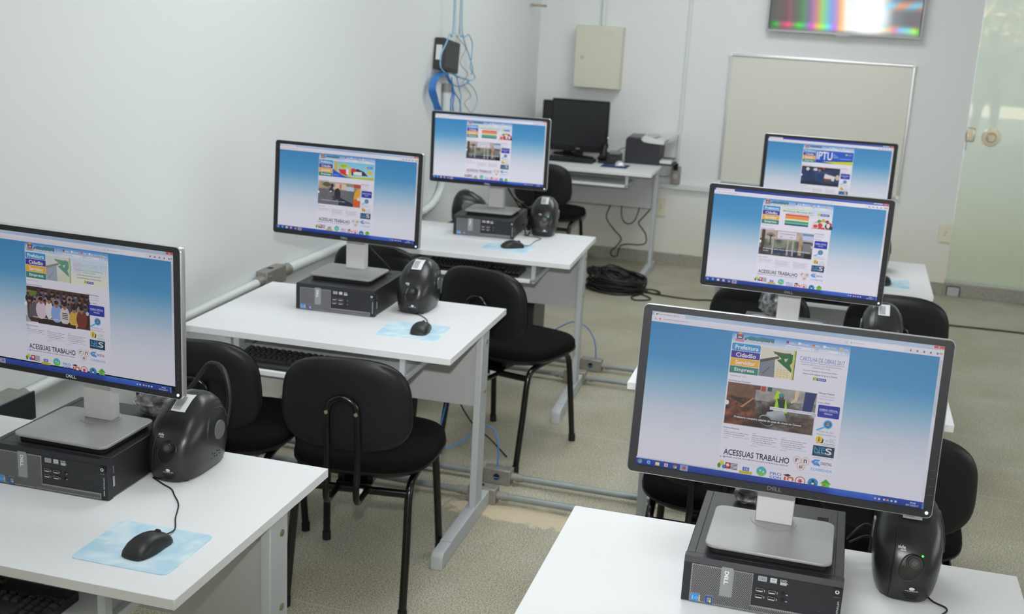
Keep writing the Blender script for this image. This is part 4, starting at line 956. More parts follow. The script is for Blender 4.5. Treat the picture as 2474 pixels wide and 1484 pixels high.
monitor('nearest left monitor, cut by the left edge, its page showing a seated crowd', (-1.2981, 2.0831, 0.2276), -0.047, 0.006, 'crowd', 0.53, (-1.575, 2.031), LT, (225, 228, 230))
monitor('middle left monitor, its page showing a street repair photo and a yellow and blue banner', (-1.3939, 3.7305, 0.2354), -0.041, 0.059, 'street', 0.66, (-1.677, 3.706), LT, (150, 152, 156), 0.02)
monitor('small-looking monitor on the third left desk, in front of the blue wall cables', (-1.3347, 5.2229, 0.2388), 0.040, 0.007, 'hall', 0.78, (-1.616, 5.235), LT, (215, 216, 220), 0.05)
monitor('nearest right monitor, largest in view, its page showing a worker beside a pipe', (0.2145, 2.1304, 0.2082), -0.006, 0.136, 'trench', 0.60, (-0.066, 2.070), LT, (96, 97, 102))
monitor('second right monitor, its page showing a glazed hall and a rainbow striped banner', (0.1372, 3.7141, 0.2259), -0.037, 0.053, 'hall', 0.76, (-0.146, 3.690), DT, (130, 132, 136))
monitor('farthest right monitor in front of the whiteboard, its page headed IPTU in large letters', (0.1773, 5.3266, 0.242), -0.032, 0.0, 'meet', 0.76, (-0.105, 5.29), DT, (110, 112, 116))

# ------------------------------------------------------------------ voltage stabiliser
UW = [(0, .053), (.012, .058), (.04, .0635), (.08, .0665), (.11, .0655), (.135, .0605), (.156, .050), (.170, .038), (.178, .022), (.1815, .004)]
UF = [(0, -.096), (.012, -.101), (.04, -.104), (.075, -.100), (.105, -.086), (.132, -.064), (.154, -.036), (.170, -.010), (.178, .010), (.1815, .028)]
UB = [(0, .100), (.012, .104), (.05, .106), (.085, .104), (.115, .098), (.138, .090), (.158, .078), (.171, .064), (.178, .050), (.1815, .036)]
def ups_front(x, z):
    w = interp(UW, z); f = interp(UF, z); b = interp(UB, z); c = (f+b)/2; e = 3.1
    k = max(0.0, 1-abs(x/w)**e)**(1/e); return c+(f-c)*k
def ups_side(y, z):
    w = interp(UW, z); f = interp(UF, z); b = interp(UB, z); c = (f+b)/2; h = (b-f)/2; e = 3.1
    return w*max(0.0, 1-abs((y-c)/h)**e)**(1/e)
def make_ups():
    t = empty('voltage_stabiliser')
    b = MB(); zs = [0, .004, .012, .03, .05, .07, .09, .105, .12, .134, .146, .156, .165, .171, .176, .179, .1810, .1817]
    rings = []
    for z in zs:
        w = interp(UW, z); f = interp(UF, z); k = interp(UB, z)
        rings.append([(x, y, z+0.003) for x, y in supel(0, (f+k)/2, w, (k-f)/2, 44, 3.1)])
    b.loft(rings, UPS_B); b.build('body', t)
    # dark seam over the left shoulder
    pts = []
    for z in [0.004, .02, .04, .06, .08, .1, .12, .135, .147, .158, .166, .170]:
        x = -0.030; pts.append((x*(1-0.15*(z/.18)), ups_front(x, z)-0.0002, z+0.003))
    for z in [.170, .16, .14, .11]:
        w = interp(UW, z); f = interp(UF, z); k = interp(UB, z); c = (f+k)/2; x = -0.027
        pts.append((x, c+(k-c)*max(0, 1-abs(x/w)**3.1)**(1/3.1)+0.0002, z+0.003))
    MB().tube(pts, 0.0016, UPS_D, 8, sub=3).build('seam', t)
    # recessed teardrop with power knob
    def onf(x, z, d=0.0): return (x, ups_front(x, z)-d, z+0.003)
    r = MB()
    cx, cz = 0.008, 0.078
    out = []
    for k in range(28):
        a = 2*PI*k/28; rr = 0.021*(1+0.55*max(0, math.cos(a+PI*0.64))**3)
        out.append((cx+rr*math.cos(a), cz+rr*math.sin(a)))
    r.add([onf(x, z, 0.0009) for x, z in out]+[onf(cx, cz, 0.0010)], [(i, (i+1) % 28, 28) for i in range(28)], UPS_D, True)
    r.tube([onf(x, z, 0.0006) for x, z in out], 0.0013, UPS_B, 8, closed=True, sub=2)
    rc = r.build('switch_recess', t)
    nrm = Vector((0, -0.93, 0.28)).normalized(); c = Vector(onf(0.010, 0.084, 0.0))
    kn = MB(); kn.cyl(c, c+nrm*0.006, 0.0155, UPS_D, 30, 0.0145); kn.cyl(c+nrm*0.006, c+nrm*0.0085, 0.0118, UPS_B, 30, 0.0108); kn.cyl(c+nrm*0.0085, c+nrm*0.0098, 0.0072, mat('smoked_button', (70, 74, 78), 0.2), 24, 0.006)
    kn.build('power_knob', t)
    ld = MB(); q = Vector(onf(0.024, 0.098, 0.001)); ld.cyl(q, q+nrm*0.0016, 0.0022, GLED, 12); ld.build('status_light', t)
    # lettering, vents
    V = MB(); V2 = MB(); V3 = MB()
    for z, a in ((0.017, .016), (0.012, .013), (0.0075, .010)):
        V.tube([onf(0.012-a, z+.001, .0002), onf(0.012, z, .0002), onf(0.012+a, z+.001, .0002)], 0.0010, UPS_D, 6, sub=4)
    for j in range(3):
        y0 = 0.035-j*0.0; z0 = 0.160-j*0.010
        V2.tube([(ups_side(0.045, z0)-0.0002, 0.045, z0+.003), (ups_side(0.062, z0-0.004), 0.062, z0-0.001)], 0.0014, UPS_D, 6, smoothpath=False)
    for j in range(9):
        y = 0.0+0.011*(j % 5); z = 0.044-0.010*(j//5)-0.003*(j % 2); xx = ups_side(y, z)
        V3.cyl((xx-0.001, y, z), (xx+0.0006, y, z), 0.0013, UPS_D, 8)
    V.build('front_vents', t); V2.build('shoulder_vents', t); V3.build('speaker_holes', t)
    def wrap(txt, x, z, w, h):
        vs, fs, a, b_, lo, hi = text_mesh(txt, True); m = MB()
        m.add([onf(x+(p[0]-a)/(b_-a)*w, z+(p[1]-lo)/(hi-lo)*h, 0.0009) for p in vs], fs, PAPER); return m
    w1 = wrap('side', -0.022, 0.106, 0.014, 0.0055); w2 = wrap('save', -0.017, 0.1025, 0.010, 0.0025)
    for p, f, mm in ((w2, w2.f, 0),): w1.add(w2.v, w2.f, PAPER)
    w1.build('front_lettering', t)
    lg = wrap('ragtech', 0.000, 0.024, 0.024, 0.0035); lg.add([onf(0.012+0.0052*math.cos(a), 0.031+0.0035*math.sin(a), 0.0009) for a in [2*PI*k/16 for k in range(16)]], [tuple(range(16))], PAPER)
    lg.build('maker_mark', t)
    # round grey badge on the right side, raised arch above it
    y0, z0 = 0.028, 0.093; x = ups_side(y0, z0)
    d = MB(); d.cyl((x-0.004, y0, z0+0.003), (x+0.0012, y0, z0+0.003), 0.0235, UPS_DISC, 40, 0.0225); d.build('round_badge', t)
    d = MB(); y0 = 0.028; x = -ups_side(y0, z0); d.cyl((x+0.004, y0, z0+0.003), (x-0.0012, y0, z0+0.003), 0.0235, UPS_DISC, 40, 0.0225); d.build('round_badge', t)
    ar = []
    for k in range(13):
        a = PI*(1.05-0.95*k/12); yy = 0.030+0.055*math.cos(a); zz = 0.092+0.052*math.sin(a); ar.append((ups_side(yy, zz)-0.0005, yy, zz+0.003))
    MB().tube(ar, 0.0028, UPS_B, 8, sub=2).build('side_ridge', t)
    # inventory sticker over the top front
    A_ = MB(); vs = []; N = 6
    for i in range(N+1):
        z = 0.151+0.0265*i/N
        for j in range(4):
            xx = -0.018+0.036*j/3; vs.append((xx, ups_front(xx, z)-0.0009, z+0.0042))
    A_.add(vs, [(i*4+j, i*4+j+1, (i+1)*4+j+1, (i+1)*4+j) for i in range(N) for j in range(3)], PAPER, True)
    vs = []
    for k in range(9):
        for (q, zz) in ((0, .154), (0, .161), (0, .168), (0, .174)):
            xx = -0.015+0.0022*k; vs.append((xx, ups_front(xx, zz)-0.0011, zz+0.0045)); vs.append((xx+0.0010, ups_front(xx, zz)-0.0011, zz+0.0045))
    A_.add(vs, [(k*8+2*j, k*8+2*j+1, k*8+2*j+3, k*8+2*j+2) for k in range(9) for j in range(3)], mat('barcode_grey', (70, 72, 76), 0.6))
    A_.build('inventory_label', t)
    for sx in (-1, 1):
        for y in (-.07, .08): MB().cyl((sx*.035, y, 0), (sx*.035, y, 0.004), 0.008, BLACK_RUB, 12).build('foot', t)
    return t
up = make_ups()
UPS = [((-1.389, 2.249, HD), 0.0, 'black domed voltage stabiliser with white barcode sticker on the nearest left desk'),
       ((-1.428, 3.842, HD), 0.03, 'black domed voltage stabiliser on the middle left desk beside the computer'),
       ((-1.392, 5.440, HD), 0.17, 'black domed voltage stabiliser with green light on the third left desk'),
       ((0.193, 2.302, HD), 0.0, 'black domed voltage stabiliser in the foreground at right, half hidden behind the nearest monitor'),
       ((0.155, 3.97, HD), 0.02, 'black domed voltage stabiliser showing just under the second right monitor'),
       ((0.140, 5.42, HD), 0.0, 'black voltage stabiliser on the farthest right desk, a sliver beside the second monitor'),
       ((-2.015, 6.20, 0.5962), 1.90, 'black stabiliser seen side-on with a grey disc, near the left wall behind the third monitor')]
for i, (p, a, lab) in enumerate(UPS):
    o = up if i == 0 else copy_tree(up)
    o.scale = (1, 1, .96); place(o, p, a); tag(o, lab, 'stabiliser', 'black voltage stabilisers')
for i, o in enumerate([x for x in bpy.data.objects if x.name.startswith('voltage_stabiliser')]):
    if i not in (2, 3):
        for c in kids(o):
            if c.name.startswith('status_light'): bpy.data.objects.remove(c)

# ------------------------------------------------------------------ mouse mats, mice, keyboards
def make_pad(name='mouse_mat', m=None):
    return MB().prism(rrect(-0.105, -0.091, 0.105, 0.091, 0.014, 5), 0, 0.0016, m or PAD, 'Z').build(name)
PADS = [((-1.2525, 1.860), 0.02, 'light blue mouse mat on the nearest left desk, large in the foreground'),
        ((-1.336, 3.553), 0.06, 'light blue mouse mat on the middle left desk'),
        ((-1.447, 5.030), 0.0, 'light blue mouse mat on the third left desk, in front of the small computer'),
        ((0.185, 5.155), -0.02, 'light blue mouse mat on the farthest right desk beside the glass door')]
pp = make_pad()
for i, (p, a, lab) in enumerate(PADS):
    o = pp if i == 0 else copy_tree(pp)
    place(o, (p[0], p[1], HD), a); tag(o, lab, 'mouse mat', 'light blue mouse mats')
def make_mouse(m=MOUSE_B, m2=None):
    t = empty('computer_mouse')
    b = MB(); prof = [(-.057, .012, .0), (-.054, .022, .010), (-.045, .028, .021), (-.030, .0315, .031), (-.012, .0325, .036), (.008, .031, .0365), (.026, .029, .033), (.042, .028, .027), (.053, .0255, .020), (.0575, .021, .012), (.0580, .012, .004)]
    rings = []
    for (y, w, h) in prof:
        h = max(h, .004); ring = []
        for k in range(24):
            a = 2*PI*k/24; c, s_ = math.cos(a), math.sin(a); x = 1.06*w*abs(c)**.75*(1 if c > 0 else -1)
            z = (h-.004)*abs(s_)**.9 if s_ > 0 else -0.003*abs(s_)**.5
            ring.append((x, y, .004+z))
        rings.append(ring)
    b.loft(rings, m); b.build('body', t)
    if m2:
        c = MB(); c.loft([[(p[0]*1.02, p[1]*0.55-.025, p[2]+.0012) for p in r] for r in rings[1:-2]], m2); c.build('silver_palm_rest', t)
    w = MB(); w.cyl((-.0035, .034, .026), (.0035, .034, .026), .0085, UPS_D, 20); w.build('scroll_wheel', t)
    MB().tube([(0, .030-.02, .0393), (0, .0, .0400)], .0006, UPS_D, 6, smoothpath=False).build('button_seam', t)
    return t
def cable(pts, r=.0018, m=BLACK_C, parent=None, name='cable', inv=None):
    o = MB().tube(pts, r, m, 8, sub=6).build(name)
    if parent is not None:
        o.parent = parent; o.matrix_local = (Matrix.Translation(parent.location) @ RZ(parent.rotation_euler.z) @ Matrix.Scale(parent.scale[0], 4)).inverted()
    return o
zc = HD+.0022
mp = make_mouse()
MICE = [((-1.238, 1.850), -0.14, 'black mouse on the foreground mouse mat, its cable running up to the stabiliser',
         [(-1.231, 1.900, HD+.012), (-1.236, 1.945, zc+.001), (-1.265, 1.995, zc), (-1.295, 2.055, zc), (-1.330, 2.095, zc), (-1.353, 2.120, zc), (-1.385, 2.137, zc), (-1.425, 2.16, zc)]),
        ((-1.308, 3.550), 0.10, 'black mouse on the mat of the middle left desk',
         [(-1.313, 3.600, HD+.012), (-1.322, 3.65, zc), (-1.345, 3.70, zc), (-1.385, 3.742, zc), (-1.43, 3.755, zc), (-1.476, 3.765, zc)]),
        ((-1.430, 5.030), -0.95, 'black mouse on the mat of the third left desk',
         [(-1.389, 5.061, HD+.012), (-1.372, 5.10, zc), (-1.372, 5.22, zc), (-1.365, 5.29, zc), (-1.40, 5.32, zc), (-1.44, 5.325, zc), (-1.466, 5.34, zc)]),
        ((0.184, 5.130), -0.1, 'black mouse on the farthest right desk, peeping out beside the second right monitor',
         [(0.188, 5.182, HD+.012), (0.17, 5.26, zc), (0.155, 5.35, zc)])]
for i, (p, a, lab, cp_) in enumerate(MICE):
    o = mp if i == 0 else copy_tree(mp)
    o.scale = (.9, .9, .9); place(o, (p[0], p[1], HD+.0016), a); tag(o, lab, 'mouse', 'black computer mice on the desks')
for o, (p, a, lab, cp_) in zip([x for x in bpy.data.objects if x.name.startswith('computer_mouse')], MICE): cable(cp_, .0016, BLACK_C, o)
# loose mouse cable in front of the foreground stabiliser (its mouse lies below the frame)
o = empty('computer_mouse'); 
bpy.data.objects.remove(o)
mm_ = make_mouse(); place(mm_, (0.205, 1.90, HD), 0.1); tag(mm_, 'black mouse of the nearest right desk, below the frame with its cable in view', 'mouse', 'black computer mice on the desks')
cable([(0.20, 1.957, HD+.012), (0.190, 2.02, zc), (0.205, 2.10, zc), (0.262, 2.175, zc), (0.272, 2.205, zc), (0.248, 2.225, zc), (0.236, 2.255, zc), (0.235, 2.30, zc)], .0017, BLACK_C, mm_)

def make_keyboard():
    t = empty('keyboard'); b = MB()
    b.prism([(0, 0), (0, .008), (.012, .012), (.145, .021), (.155, .018), (.155, 0)], -.221, .221, KEYB, 'X', bev=.0015)
    b.build('housing', t)
    k = MB()
    def key(x, y, w, d=.0155):
        z = .0125+(y-.012)*.065
        k.loft([[(x-w/2, y-d/2, z), (x+w/2, y-d/2, z), (x+w/2, y+d/2, z+.001), (x-w/2, y+d/2, z+.001)], [(x-w/2+.0025, y-d/2+.002, z+.0065), (x+w/2-.0025, y-d/2+.002, z+.0065), (x+w/2-.0025, y+d/2-.003, z+.0072), (x-w/2+.0025, y+d/2-.003, z+.0072)]], KEYT, smooth=False)
    for r in range(5):
        y = .030+r*.0188
        n = 15; x = -.212
        if r == 0:
            for w in (.025, .022, .022, .112, .022, .022, .025): key(x+w/2, y, w-.003); x += w+.001
        else:
            for c in range(n): w = .0185; key(x+w/2+(.003 if r % 2 else 0), y, w-.003); x += w+.0005
        for c in range(3):
            if r in (0, 3, 4) or (r == 1 and c == 1): key(.095+c*.019, y, .0155)
        for c in range(4): key(.157+c*.0188, y, .0155)
    for c in range(13): key(-.205+c*.0215+(.006 if c > 4 else 0)+(.006 if c > 8 else 0), .132, .0155, .012)
    k.build('key_caps', t); t['x'] = 0
    del t['x']
    return t
kp = make_keyboard()
def kbpos(k, u, v, yaw): 
    o, M, pull = DESK[k]; p = M @ Vector((DW/2-u, v, HD-0.088)); return (p.x, p.y, p.z), M.to_euler().z+yaw
KB = [('L1', 0.475, -0.082, 0.0, 'black keyboard on the pulled-out tray of the nearest left desk, bottom left corner'),
      ('L2', 0.50, -0.075, -0.02, 'black keyboard on the pulled-out tray of the middle left desk, behind two chairs'),
      ('L3', 0.45, 0.02, 0.0, 'black keyboard in the shadow of the third left desk top'),
      ('R3', 0.46, 0.02, 0.0, 'black keyboard under the top of the farthest right desk')]
for i, (k, u, v, yw, lab) in enumerate(KB):
    o = kp if i == 0 else copy_tree(kp)
    p, a = kbpos(k, u, v, yw); place(o, p, a); tag(o, lab, 'keyboard', 'black keyboards on the desk trays')

# ------------------------------------------------------------------ clear bags of cable on the cases behind the stands
def film_bag(cx, cy, z0, w, d, h, seed):
    rnd = random.Random(seed); t = empty('plastic_bag', (cx, cy, z0)); b = MB(); rings = []
    for k in range(9):
        q = k/8; s = (1-abs(q*1.7-.7)**2.2*.85) if q < 1 else .1; s = max(.14, s)
        rings.append([(w*s*math.cos(a)*(1+.13*rnd.uniform(-1, 1)), d*s*math.sin(a)*(1+.13*rnd.uniform(-1, 1)), .001+h*q*(1+.05*rnd.uniform(-1, 1))) for a in [2*PI*i/22 for i in range(22)]])
    b.loft(rings, FILM); b.build('film', t)
    ad = MB(); ad.loft([[(x*.86, y*.86, .001+(z-.001)*.93) for x, y, z in r] for r in rings], UPS_B); ad.build('black_power_adapter', t)
    c = MB()
    for j in range(3): c.tube([(w*(.55+.1*j)*math.cos(a), d*(.45+.1*j)*math.sin(a), .008+h*.5*(.25+.25*j+.1*math.sin(2*a))) for a in [2*PI*i/12 for i in range(12)]], .0035, BLACK_C, 8, closed=True, sub=3)
    c.build('coiled_cable', t); return t
zt = HD+CHH+.0005
for p, w, d, h, lab in (((-1.505, 2.305, zt), .062, .034, .058, 'crumpled clear plastic bag with a cable behind the nearest left monitor stand'),
                        ((-0.185, 3.945, zt), .062, .036, .115, 'clear plastic bag bulging behind the stand of the second right monitor'),
                        ((-0.130, 2.345, zt), .030, .022, .034, 'clear plastic bag corner behind the stand of the nearest right monitor')):
    tag(film_bag(p[0], p[1], p[2], w, d, h, int(abs(p[1])*100)), lab, 'plastic bag', 'clear plastic bags of cable')
def wcable(name, pts, r, m, label, cat='cable', group=None, sub=6):
    o = MB().tube(pts, r, m, 8, sub=sub).build(name); return tag(o, label, cat, group)
wcable('video_cable', [(-1.695, 3.905, zt+.012), (-1.70, 3.895, 0.905), (-1.69, 3.895, 0.935), (-1.665, 3.90, 0.935), (-1.655, 3.93, 0.90), (-1.60, 3.955, zt+.02), (-1.58, 4.0, HD+.05), (-1.56, 4.05, HD-.12), (-1.55, 4.08, HD-.4)], .0032, BLACK_C, 'black video cable hanging behind the stand of the middle left monitor', group='black cables behind the monitors')
wcable('video_cable', [(-1.60, 5.36, 1.03), (-1.575, 5.42, 0.93), (-1.545, 5.50, 0.84), (-1.53, 5.55, .80), (-1.52, 5.58, .6)], .0035, BLACK_C, 'black video cable slanting behind the stand of the third left monitor', group='black cables behind the monitors')
wcable('power_cable', [(-1.59, 5.35, 1.0), (-1.555, 5.43, 0.89), (-1.50, 5.52, 0.825), (-1.49, 5.57, .80), (-1.48, 5.60, .5)], .0035, BLACK_C, 'black power cable running beside the video cable behind the third left monitor', group='black cables behind the monitors')
wcable('power_cable', [(-1.478, 5.36, HD+.04), (-1.462, 5.34, HD+.055), (-1.448, 5.30, HD+.03), (-1.442, 5.31, HD+.006), (-1.445, 5.36, HD+.004), (-1.455, 5.42, HD+.004)], .003, BLACK_C, 'thin black cable looping at the side of the third left computer', group='black cables behind the monitors')
wcable('power_cable', [(0.078, 2.34, HD+.05), (0.11, 2.37, HD+.075), (0.135, 2.395, HD+.06), (0.17, 2.405, HD+.03), (0.2, 2.43, HD+.02)], .0028, BLACK_C, 'black cable arching between the nearest right computer and its stabiliser', group='black cables behind the monitors')
wcable('power_cable', [(0.085, 2.36, HD+.035), (0.12, 2.385, HD+.045), (0.15, 2.40, HD+.03), (0.18, 2.41, HD+.01), (0.2, 2.44, HD+.005)], .0025, BLACK_C, 'thinner black cable below the arch beside the nearest right computer', group='black cables behind the monitors')
wcable('power_cable', [(-1.505, 2.37, HD+.09), (-1.46, 2.39, .87), (-1.42, 2.40, .925), (-1.37, 2.38, .92), (-1.35, 2.37, .86), (-1.36, 2.37, .79)], .006, BLACK_C, 'thick black cable arching over the back of the nearest left stabiliser', group='black cables behind the monitors')

# ------------------------------------------------------------------ floor conduits
def conduit_row(y, xb, x0, x1, xs, label, back):
    t = empty('floor_conduit', (xb, y, 0)); r = 0.0125; z = 0.030
    MB().tube([(x0-xb, 0, z), (-0.075, 0, z)], r, PIPE, 16, smoothpath=False).build('pipe', t)
    MB().tube([(0.075, 0, z), (x1-xb, 0, z)], r, PIPE, 16, smoothpath=False).build('pipe', t)
    bx = MB(); bx.box((-0.055, -0.027, 0.0), (0.055, 0.027, 0.062), CAST, 0.005)
    if back:
        bx.cyl((0.0, -0.0265, 0.032), (0.0, -0.0278, 0.032), 0.013, HOLE, 24)
        bx.tube([(-.011, -.029, .030), (0, -.0292, .028), (.011, -.029, .030)], .002, BLUE_C, 6)
    else: bx.cyl((-0.01, 0, 0.0615), (-0.01, 0, 0.0628), 0.013, HOLE, 24)
    bx.build('junction_box', t)
    for s in (-1, 1):
        c = MB(); c.cyl((s*0.053, 0, z), (s*0.088, 0, z), 0.0175, CAST, 20, 0.0165); c.cyl((s*0.088, 0, z), (s*0.098, 0, z), 0.0155, CAST, 20)
        c.cyl((s*0.072, -0.012, z-0.004), (s*0.072, -0.025, z-0.008), 0.0045, CHROME, 10); c.build('coupling', t)
    return tag(t, label, 'conduit', 'steel conduits crossing the floor')
conduit_row(4.085, -1.168, -2.20, 0.42, 0, 'steel floor conduit with an open blue-wired box behind the middle left desk', True)
conduit_row(3.895, -1.168, -2.20, 0.42, 0, 'steel floor conduit touching the foot of the middle left desk', False)
conduit_row(5.655, -1.155, -2.20, 0.42, 0, 'steel floor conduit with a blue-wired box behind the third left desk', True)
conduit_row(5.425, -1.185, -2.20, 0.42, 0, 'steel floor conduit close behind the foot of the third left desk', False)
wcable('network_cable', [(-1.175, 4.09, .055), (-1.18, 4.10, .16), (-1.215, 4.12, .205), (-1.27, 4.13, .19), (-1.33, 4.12, .13), (-1.39, 4.10, .10), (-1.46, 4.06, .12), (-1.55, 4.02, .3), (-1.6, 3.98, .6)], .003, BLUE_C, 'blue network cable arching out of the open floor box behind the middle left desk', group='blue network cables near the floor')
wcable('network_cable', [(-1.37, 4.06, .52), (-1.372, 4.06, .42), (-1.385, 4.065, .30), (-1.41, 4.075, .18), (-1.42, 4.08, .05)], .003, BLUE_C, 'blue network cable dropping behind the chair at the middle left desk', group='blue network cables near the floor')
wcable('network_cable', [(-1.135, 5.66, .06), (-1.15, 5.67, .15), (-1.20, 5.68, .215), (-1.27, 5.69, .23), (-1.33, 5.70, .20), (-1.40, 5.70, .15)], .003, BLUE_C, 'blue network cable arching beside the leg of the third left desk', group='blue network cables near the floor')
wcable('power_cable', [(-1.36, 4.04, .42), (-1.34, 4.06, .33), (-1.29, 4.10, .22), (-1.23, 4.16, .14), (-1.17, 4.2, .06)], .0032, BLACK_C, 'black power cable hanging below the panel of the middle left desk', group='black cables under the left desks')
wcable('power_cable', [(-1.48, 5.73, .46), (-1.485, 5.745, .34), (-1.51, 5.745, .22), (-1.50, 5.74, .08), (-1.50, 5.73, .01)], .0032, BLACK_C, 'black power cable hanging in front of the dark tower computer', group='black cables under the left desks')
wcable('power_cable', [(-1.335, 2.30, .42), (-1.34, 2.30, .30), (-1.34, 2.31, .1), (-1.345, 2.32, .01)], .0028, BLACK_C, 'black cable end dropping under the nearest left desk', group='black cables under the left desks')
wcable('network_cable', [(-1.215, 2.30, .42), (-1.22, 2.30, .30), (-1.225, 2.31, .1), (-1.23, 2.32, .01)], .003, BLUE_C, 'blue network cable dropping under the nearest left desk', group='blue network cables near the floor')

# black cable coil on the floor with its long tail
coil = empty('cable_coil', (-1.395, 7.455, 0)); rnd = random.Random(5); c = MB(); pts = []
N = 46
for k in range(N*14):
    a = 2*PI*k/14; lap = k/14
    rr = 0.075+0.095*(0.5+0.5*math.sin(lap*2.4))+rnd.uniform(-.006, .006)
    zz = 0.008+0.100*(0.5+0.5*math.sin(lap*1.37))*(0.7+0.3*rnd.random())*(1.15-2.2*abs(rr-.11))
    pts.append((rr*1.18*math.cos(a)+0.012*math.sin(lap*.9), rr*1.0*math.sin(a)+0.01*math.cos(lap*.7), zz*(1-.25*math.cos(a))))
c.tube(pts, .0052, BLACK_C, 6, sub=2); c.build('coiled_turns', coil)
def rel(ps): return [(x+1.395, y-7.455, z) for x, y, z in ps]
g = .006
MB().tube(rel([(-1.30, 7.50, .03), (-1.22, 7.47, .012), (-1.15, 7.435, g), (-1.105, 7.465, g), (-1.13, 7.515, g), (-1.19, 7.53, g), (-1.23, 7.46, g), (-1.12, 7.42, g), (-0.97, 7.396, g), (-0.86, 7.40, g), (-0.762, 7.435, g), (-.45, 7.47, g), (0.0, 7.49, g), (0.40, 7.50, g), (0.679, 7.512, g), (0.9, 7.525, g), (1.119, 7.529, g), (1.7, 7.50, g), (2.3, 7.55, g)]), .005, BLACK_C, 8, sub=6).build('cable_tail', coil)
MB().tube(rel([(-1.28, 7.45, .03), (-1.22, 7.37, .008), (-1.255, 7.275, g), (-1.225, 7.205, g), (-1.15, 7.235, g), (-1.14, 7.30, g), (-1.22, 7.38, g), (-1.3, 7.44, .02)]), .005, BLACK_C, 8, sub=6).build('cable_loop', coil)
MB().tube(rel([(-1.56, 7.50, .012), (-1.59, 7.47, g), (-1.66, 7.50, g), (-1.74, 7.60, g)]), .0045, BLACK_C, 8, sub=6).build('cable_tail', coil)
tag(coil, 'big coil of black cable on the floor before the far wall desk', 'cable coil')

# ------------------------------------------------------------------ left wall: conduits, box, router, network cables
PX = WX+0.024
t = empty('wall_conduit', (WX, 2.7, 0)); 
MB().tube([(0.024, 0.06, .615), (0.024, 1.46, .650)], .0165, WPIPE, 18, smoothpath=False).build('thin_pipe', t)
MB().tube([(0.026, 1.72, .655), (0.026, 3.20, .650), (0.026, 3.36, .652), (0.026, 3.50, .672), (0.026, 3.60, .72), (0.026, 3.655, .79), (0.026, 3.665, .87), (0.026, 3.665, 1.02), (0.026, 3.665, 1.18), (0.026, 3.665, 1.30)], .0215, WPIPE, 18, sub=5).build('thick_pipe', t)
b = MB(); b.box((0.0, 1.495, .622), (0.052, 1.665, .690), CAST, .006); b.cyl((.026, 1.57, .6895), (.026, 1.57, .6905), .014, HOLE, 24); b.cyl((0.052, 1.52, .668), (.0555, 1.52, .668), .006, CHROME, 12)
b.cyl((.025, 1.455, .651), (.025, 1.497, .653), .020, CAST, 20, .023); b.cyl((.026, 1.663, .655), (.026, 1.725, .655), .027, CAST, 20, .026); b.build('junction_box', t)
b = MB(); b.box((0.0, -.25, .575), (0.085, 0.02, .645), CAST, .004); b.cyl((.026, .015, .615), (.026, .055, .615), .021, CAST, 20); b.box((.083, -.25, .565), (.09, .02, .648), mat('dark_box_cover', (48, 52, 54), .35, noise=.05), .002); b.build('junction_box', t)
MB().cyl((.026, 3.665, 1.285), (.026, 3.665, 1.33), .026, CAST, 20).build('coupling', t)
tag(t, 'white-painted conduit running along the left wall and bending up behind the third monitor', 'conduit')
t = empty('network_router', (WX+.003, 6.33, 1.485)); b = MB()
MR = RX(math.radians(-8))
b.box((0, -.135, -.085), (.056, .135, .085), mat('router_black', (48, 50, 48), .5, bump=.05), .005, M=MR); b.box((.05, -.115, -.07), (.0585, .12, .02), mat('router_grille', (58, 60, 58), .55), .001, M=MR); b.build('housing', t)
MB().box((.012, -.1375, -.035), (.046, -.1345, .045), PAPER, .001, M=MR).build('white_port_block', t)
tag(t, 'black network box with a white port block hung on the left wall among blue cables', 'router')
# cables placed on the wall from their y,z positions
def zl(px, py):
    """point on the plane just in front of the left wall for a photo position (used for measured wall coordinates only)"""
    d = f_ + r_*((px-1237)/2852.62) - u_*((py-742)/2852.62); k = (WX+.03)/d.x
    return (0.03, k*d.y-6.3, 1.8063+k*d.z)
def w5(*q): return [zl(1000+x/6.744, 60+y/6.744) for x, y in q]
nb = empty('network_cable_bundle', (WX, 6.3, 0))
def nc(pts, r, m, dx=0.0, up=True):
    if up: p = pts[0]; pts = [(p[0], p[1]-.02, 2.95), (p[0], p[1], 2.3)]+pts
    MB().tube([(x+dx, y, z) for x, y, z in pts], r, m, 8, sub=6).build('network_cable', nb)
nc(w5((545, 0), (485, 150), (410, 330), (352, 450), (330, 600), (345, 700), (400, 770)), .0042, LBLUE_C, .035)
nc(w5((750, 0), (800, 180), (850, 360), (905, 520), (960, 720), (930, 810)), .0036, LBLUE_C)
nc(w5((765, 10), (880, 160), (935, 300), (920, 560), (905, 700), (980, 860), (880, 905), (750, 860), (600, 780), (480, 770)), .0034, LBLUE_C, .006)
nc(w5((735, 20), (690, 170), (830, 350), (820, 440), (760, 560), (760, 650), (870, 800), (800, 950), (920, 1150), (820, 1270), (900, 1410), (960, 1500)), .0022, GREY_C, .002)
for k in range(6):
    j = k*7
    nc(w5((480+j, 770+j), (380+j, 790+j*.6), (290+j, 880+j*.3), (245+j*1.4, 1040), (262+j*1.6, 1150), (320+j, 1300), (350+j*2, 1420), (420+j, 1500)), .0040, BLUE_C, .004*k, up=False)
nc(w5((500, 800), (585, 960), (620, 1120), (590, 1280), (600, 1420), (620, 1500)), .0046, BLUE_C, .002, up=False)
nc(w5((520, 800), (610, 1000), (630, 1150), (610, 1300), (625, 1430), (650, 1520)), .0042, BLUE_C, .008, up=False)
nc(w5((600, 790), (690, 850), (740, 1050), (765, 1180), (745, 1400), (740, 1500)), .0036, LBLUE_C, .0, up=False)
nc(w5((560, 930), (650, 1100), (730, 1230), (750, 1420), (745, 1500)), .0036, BLUE_C, .004, up=False)
nc(w5((870, 930), (980, 1050), (1030, 1200), (1000, 1340), (930, 1440)), .0030, LBLUE_C, .0, up=False)
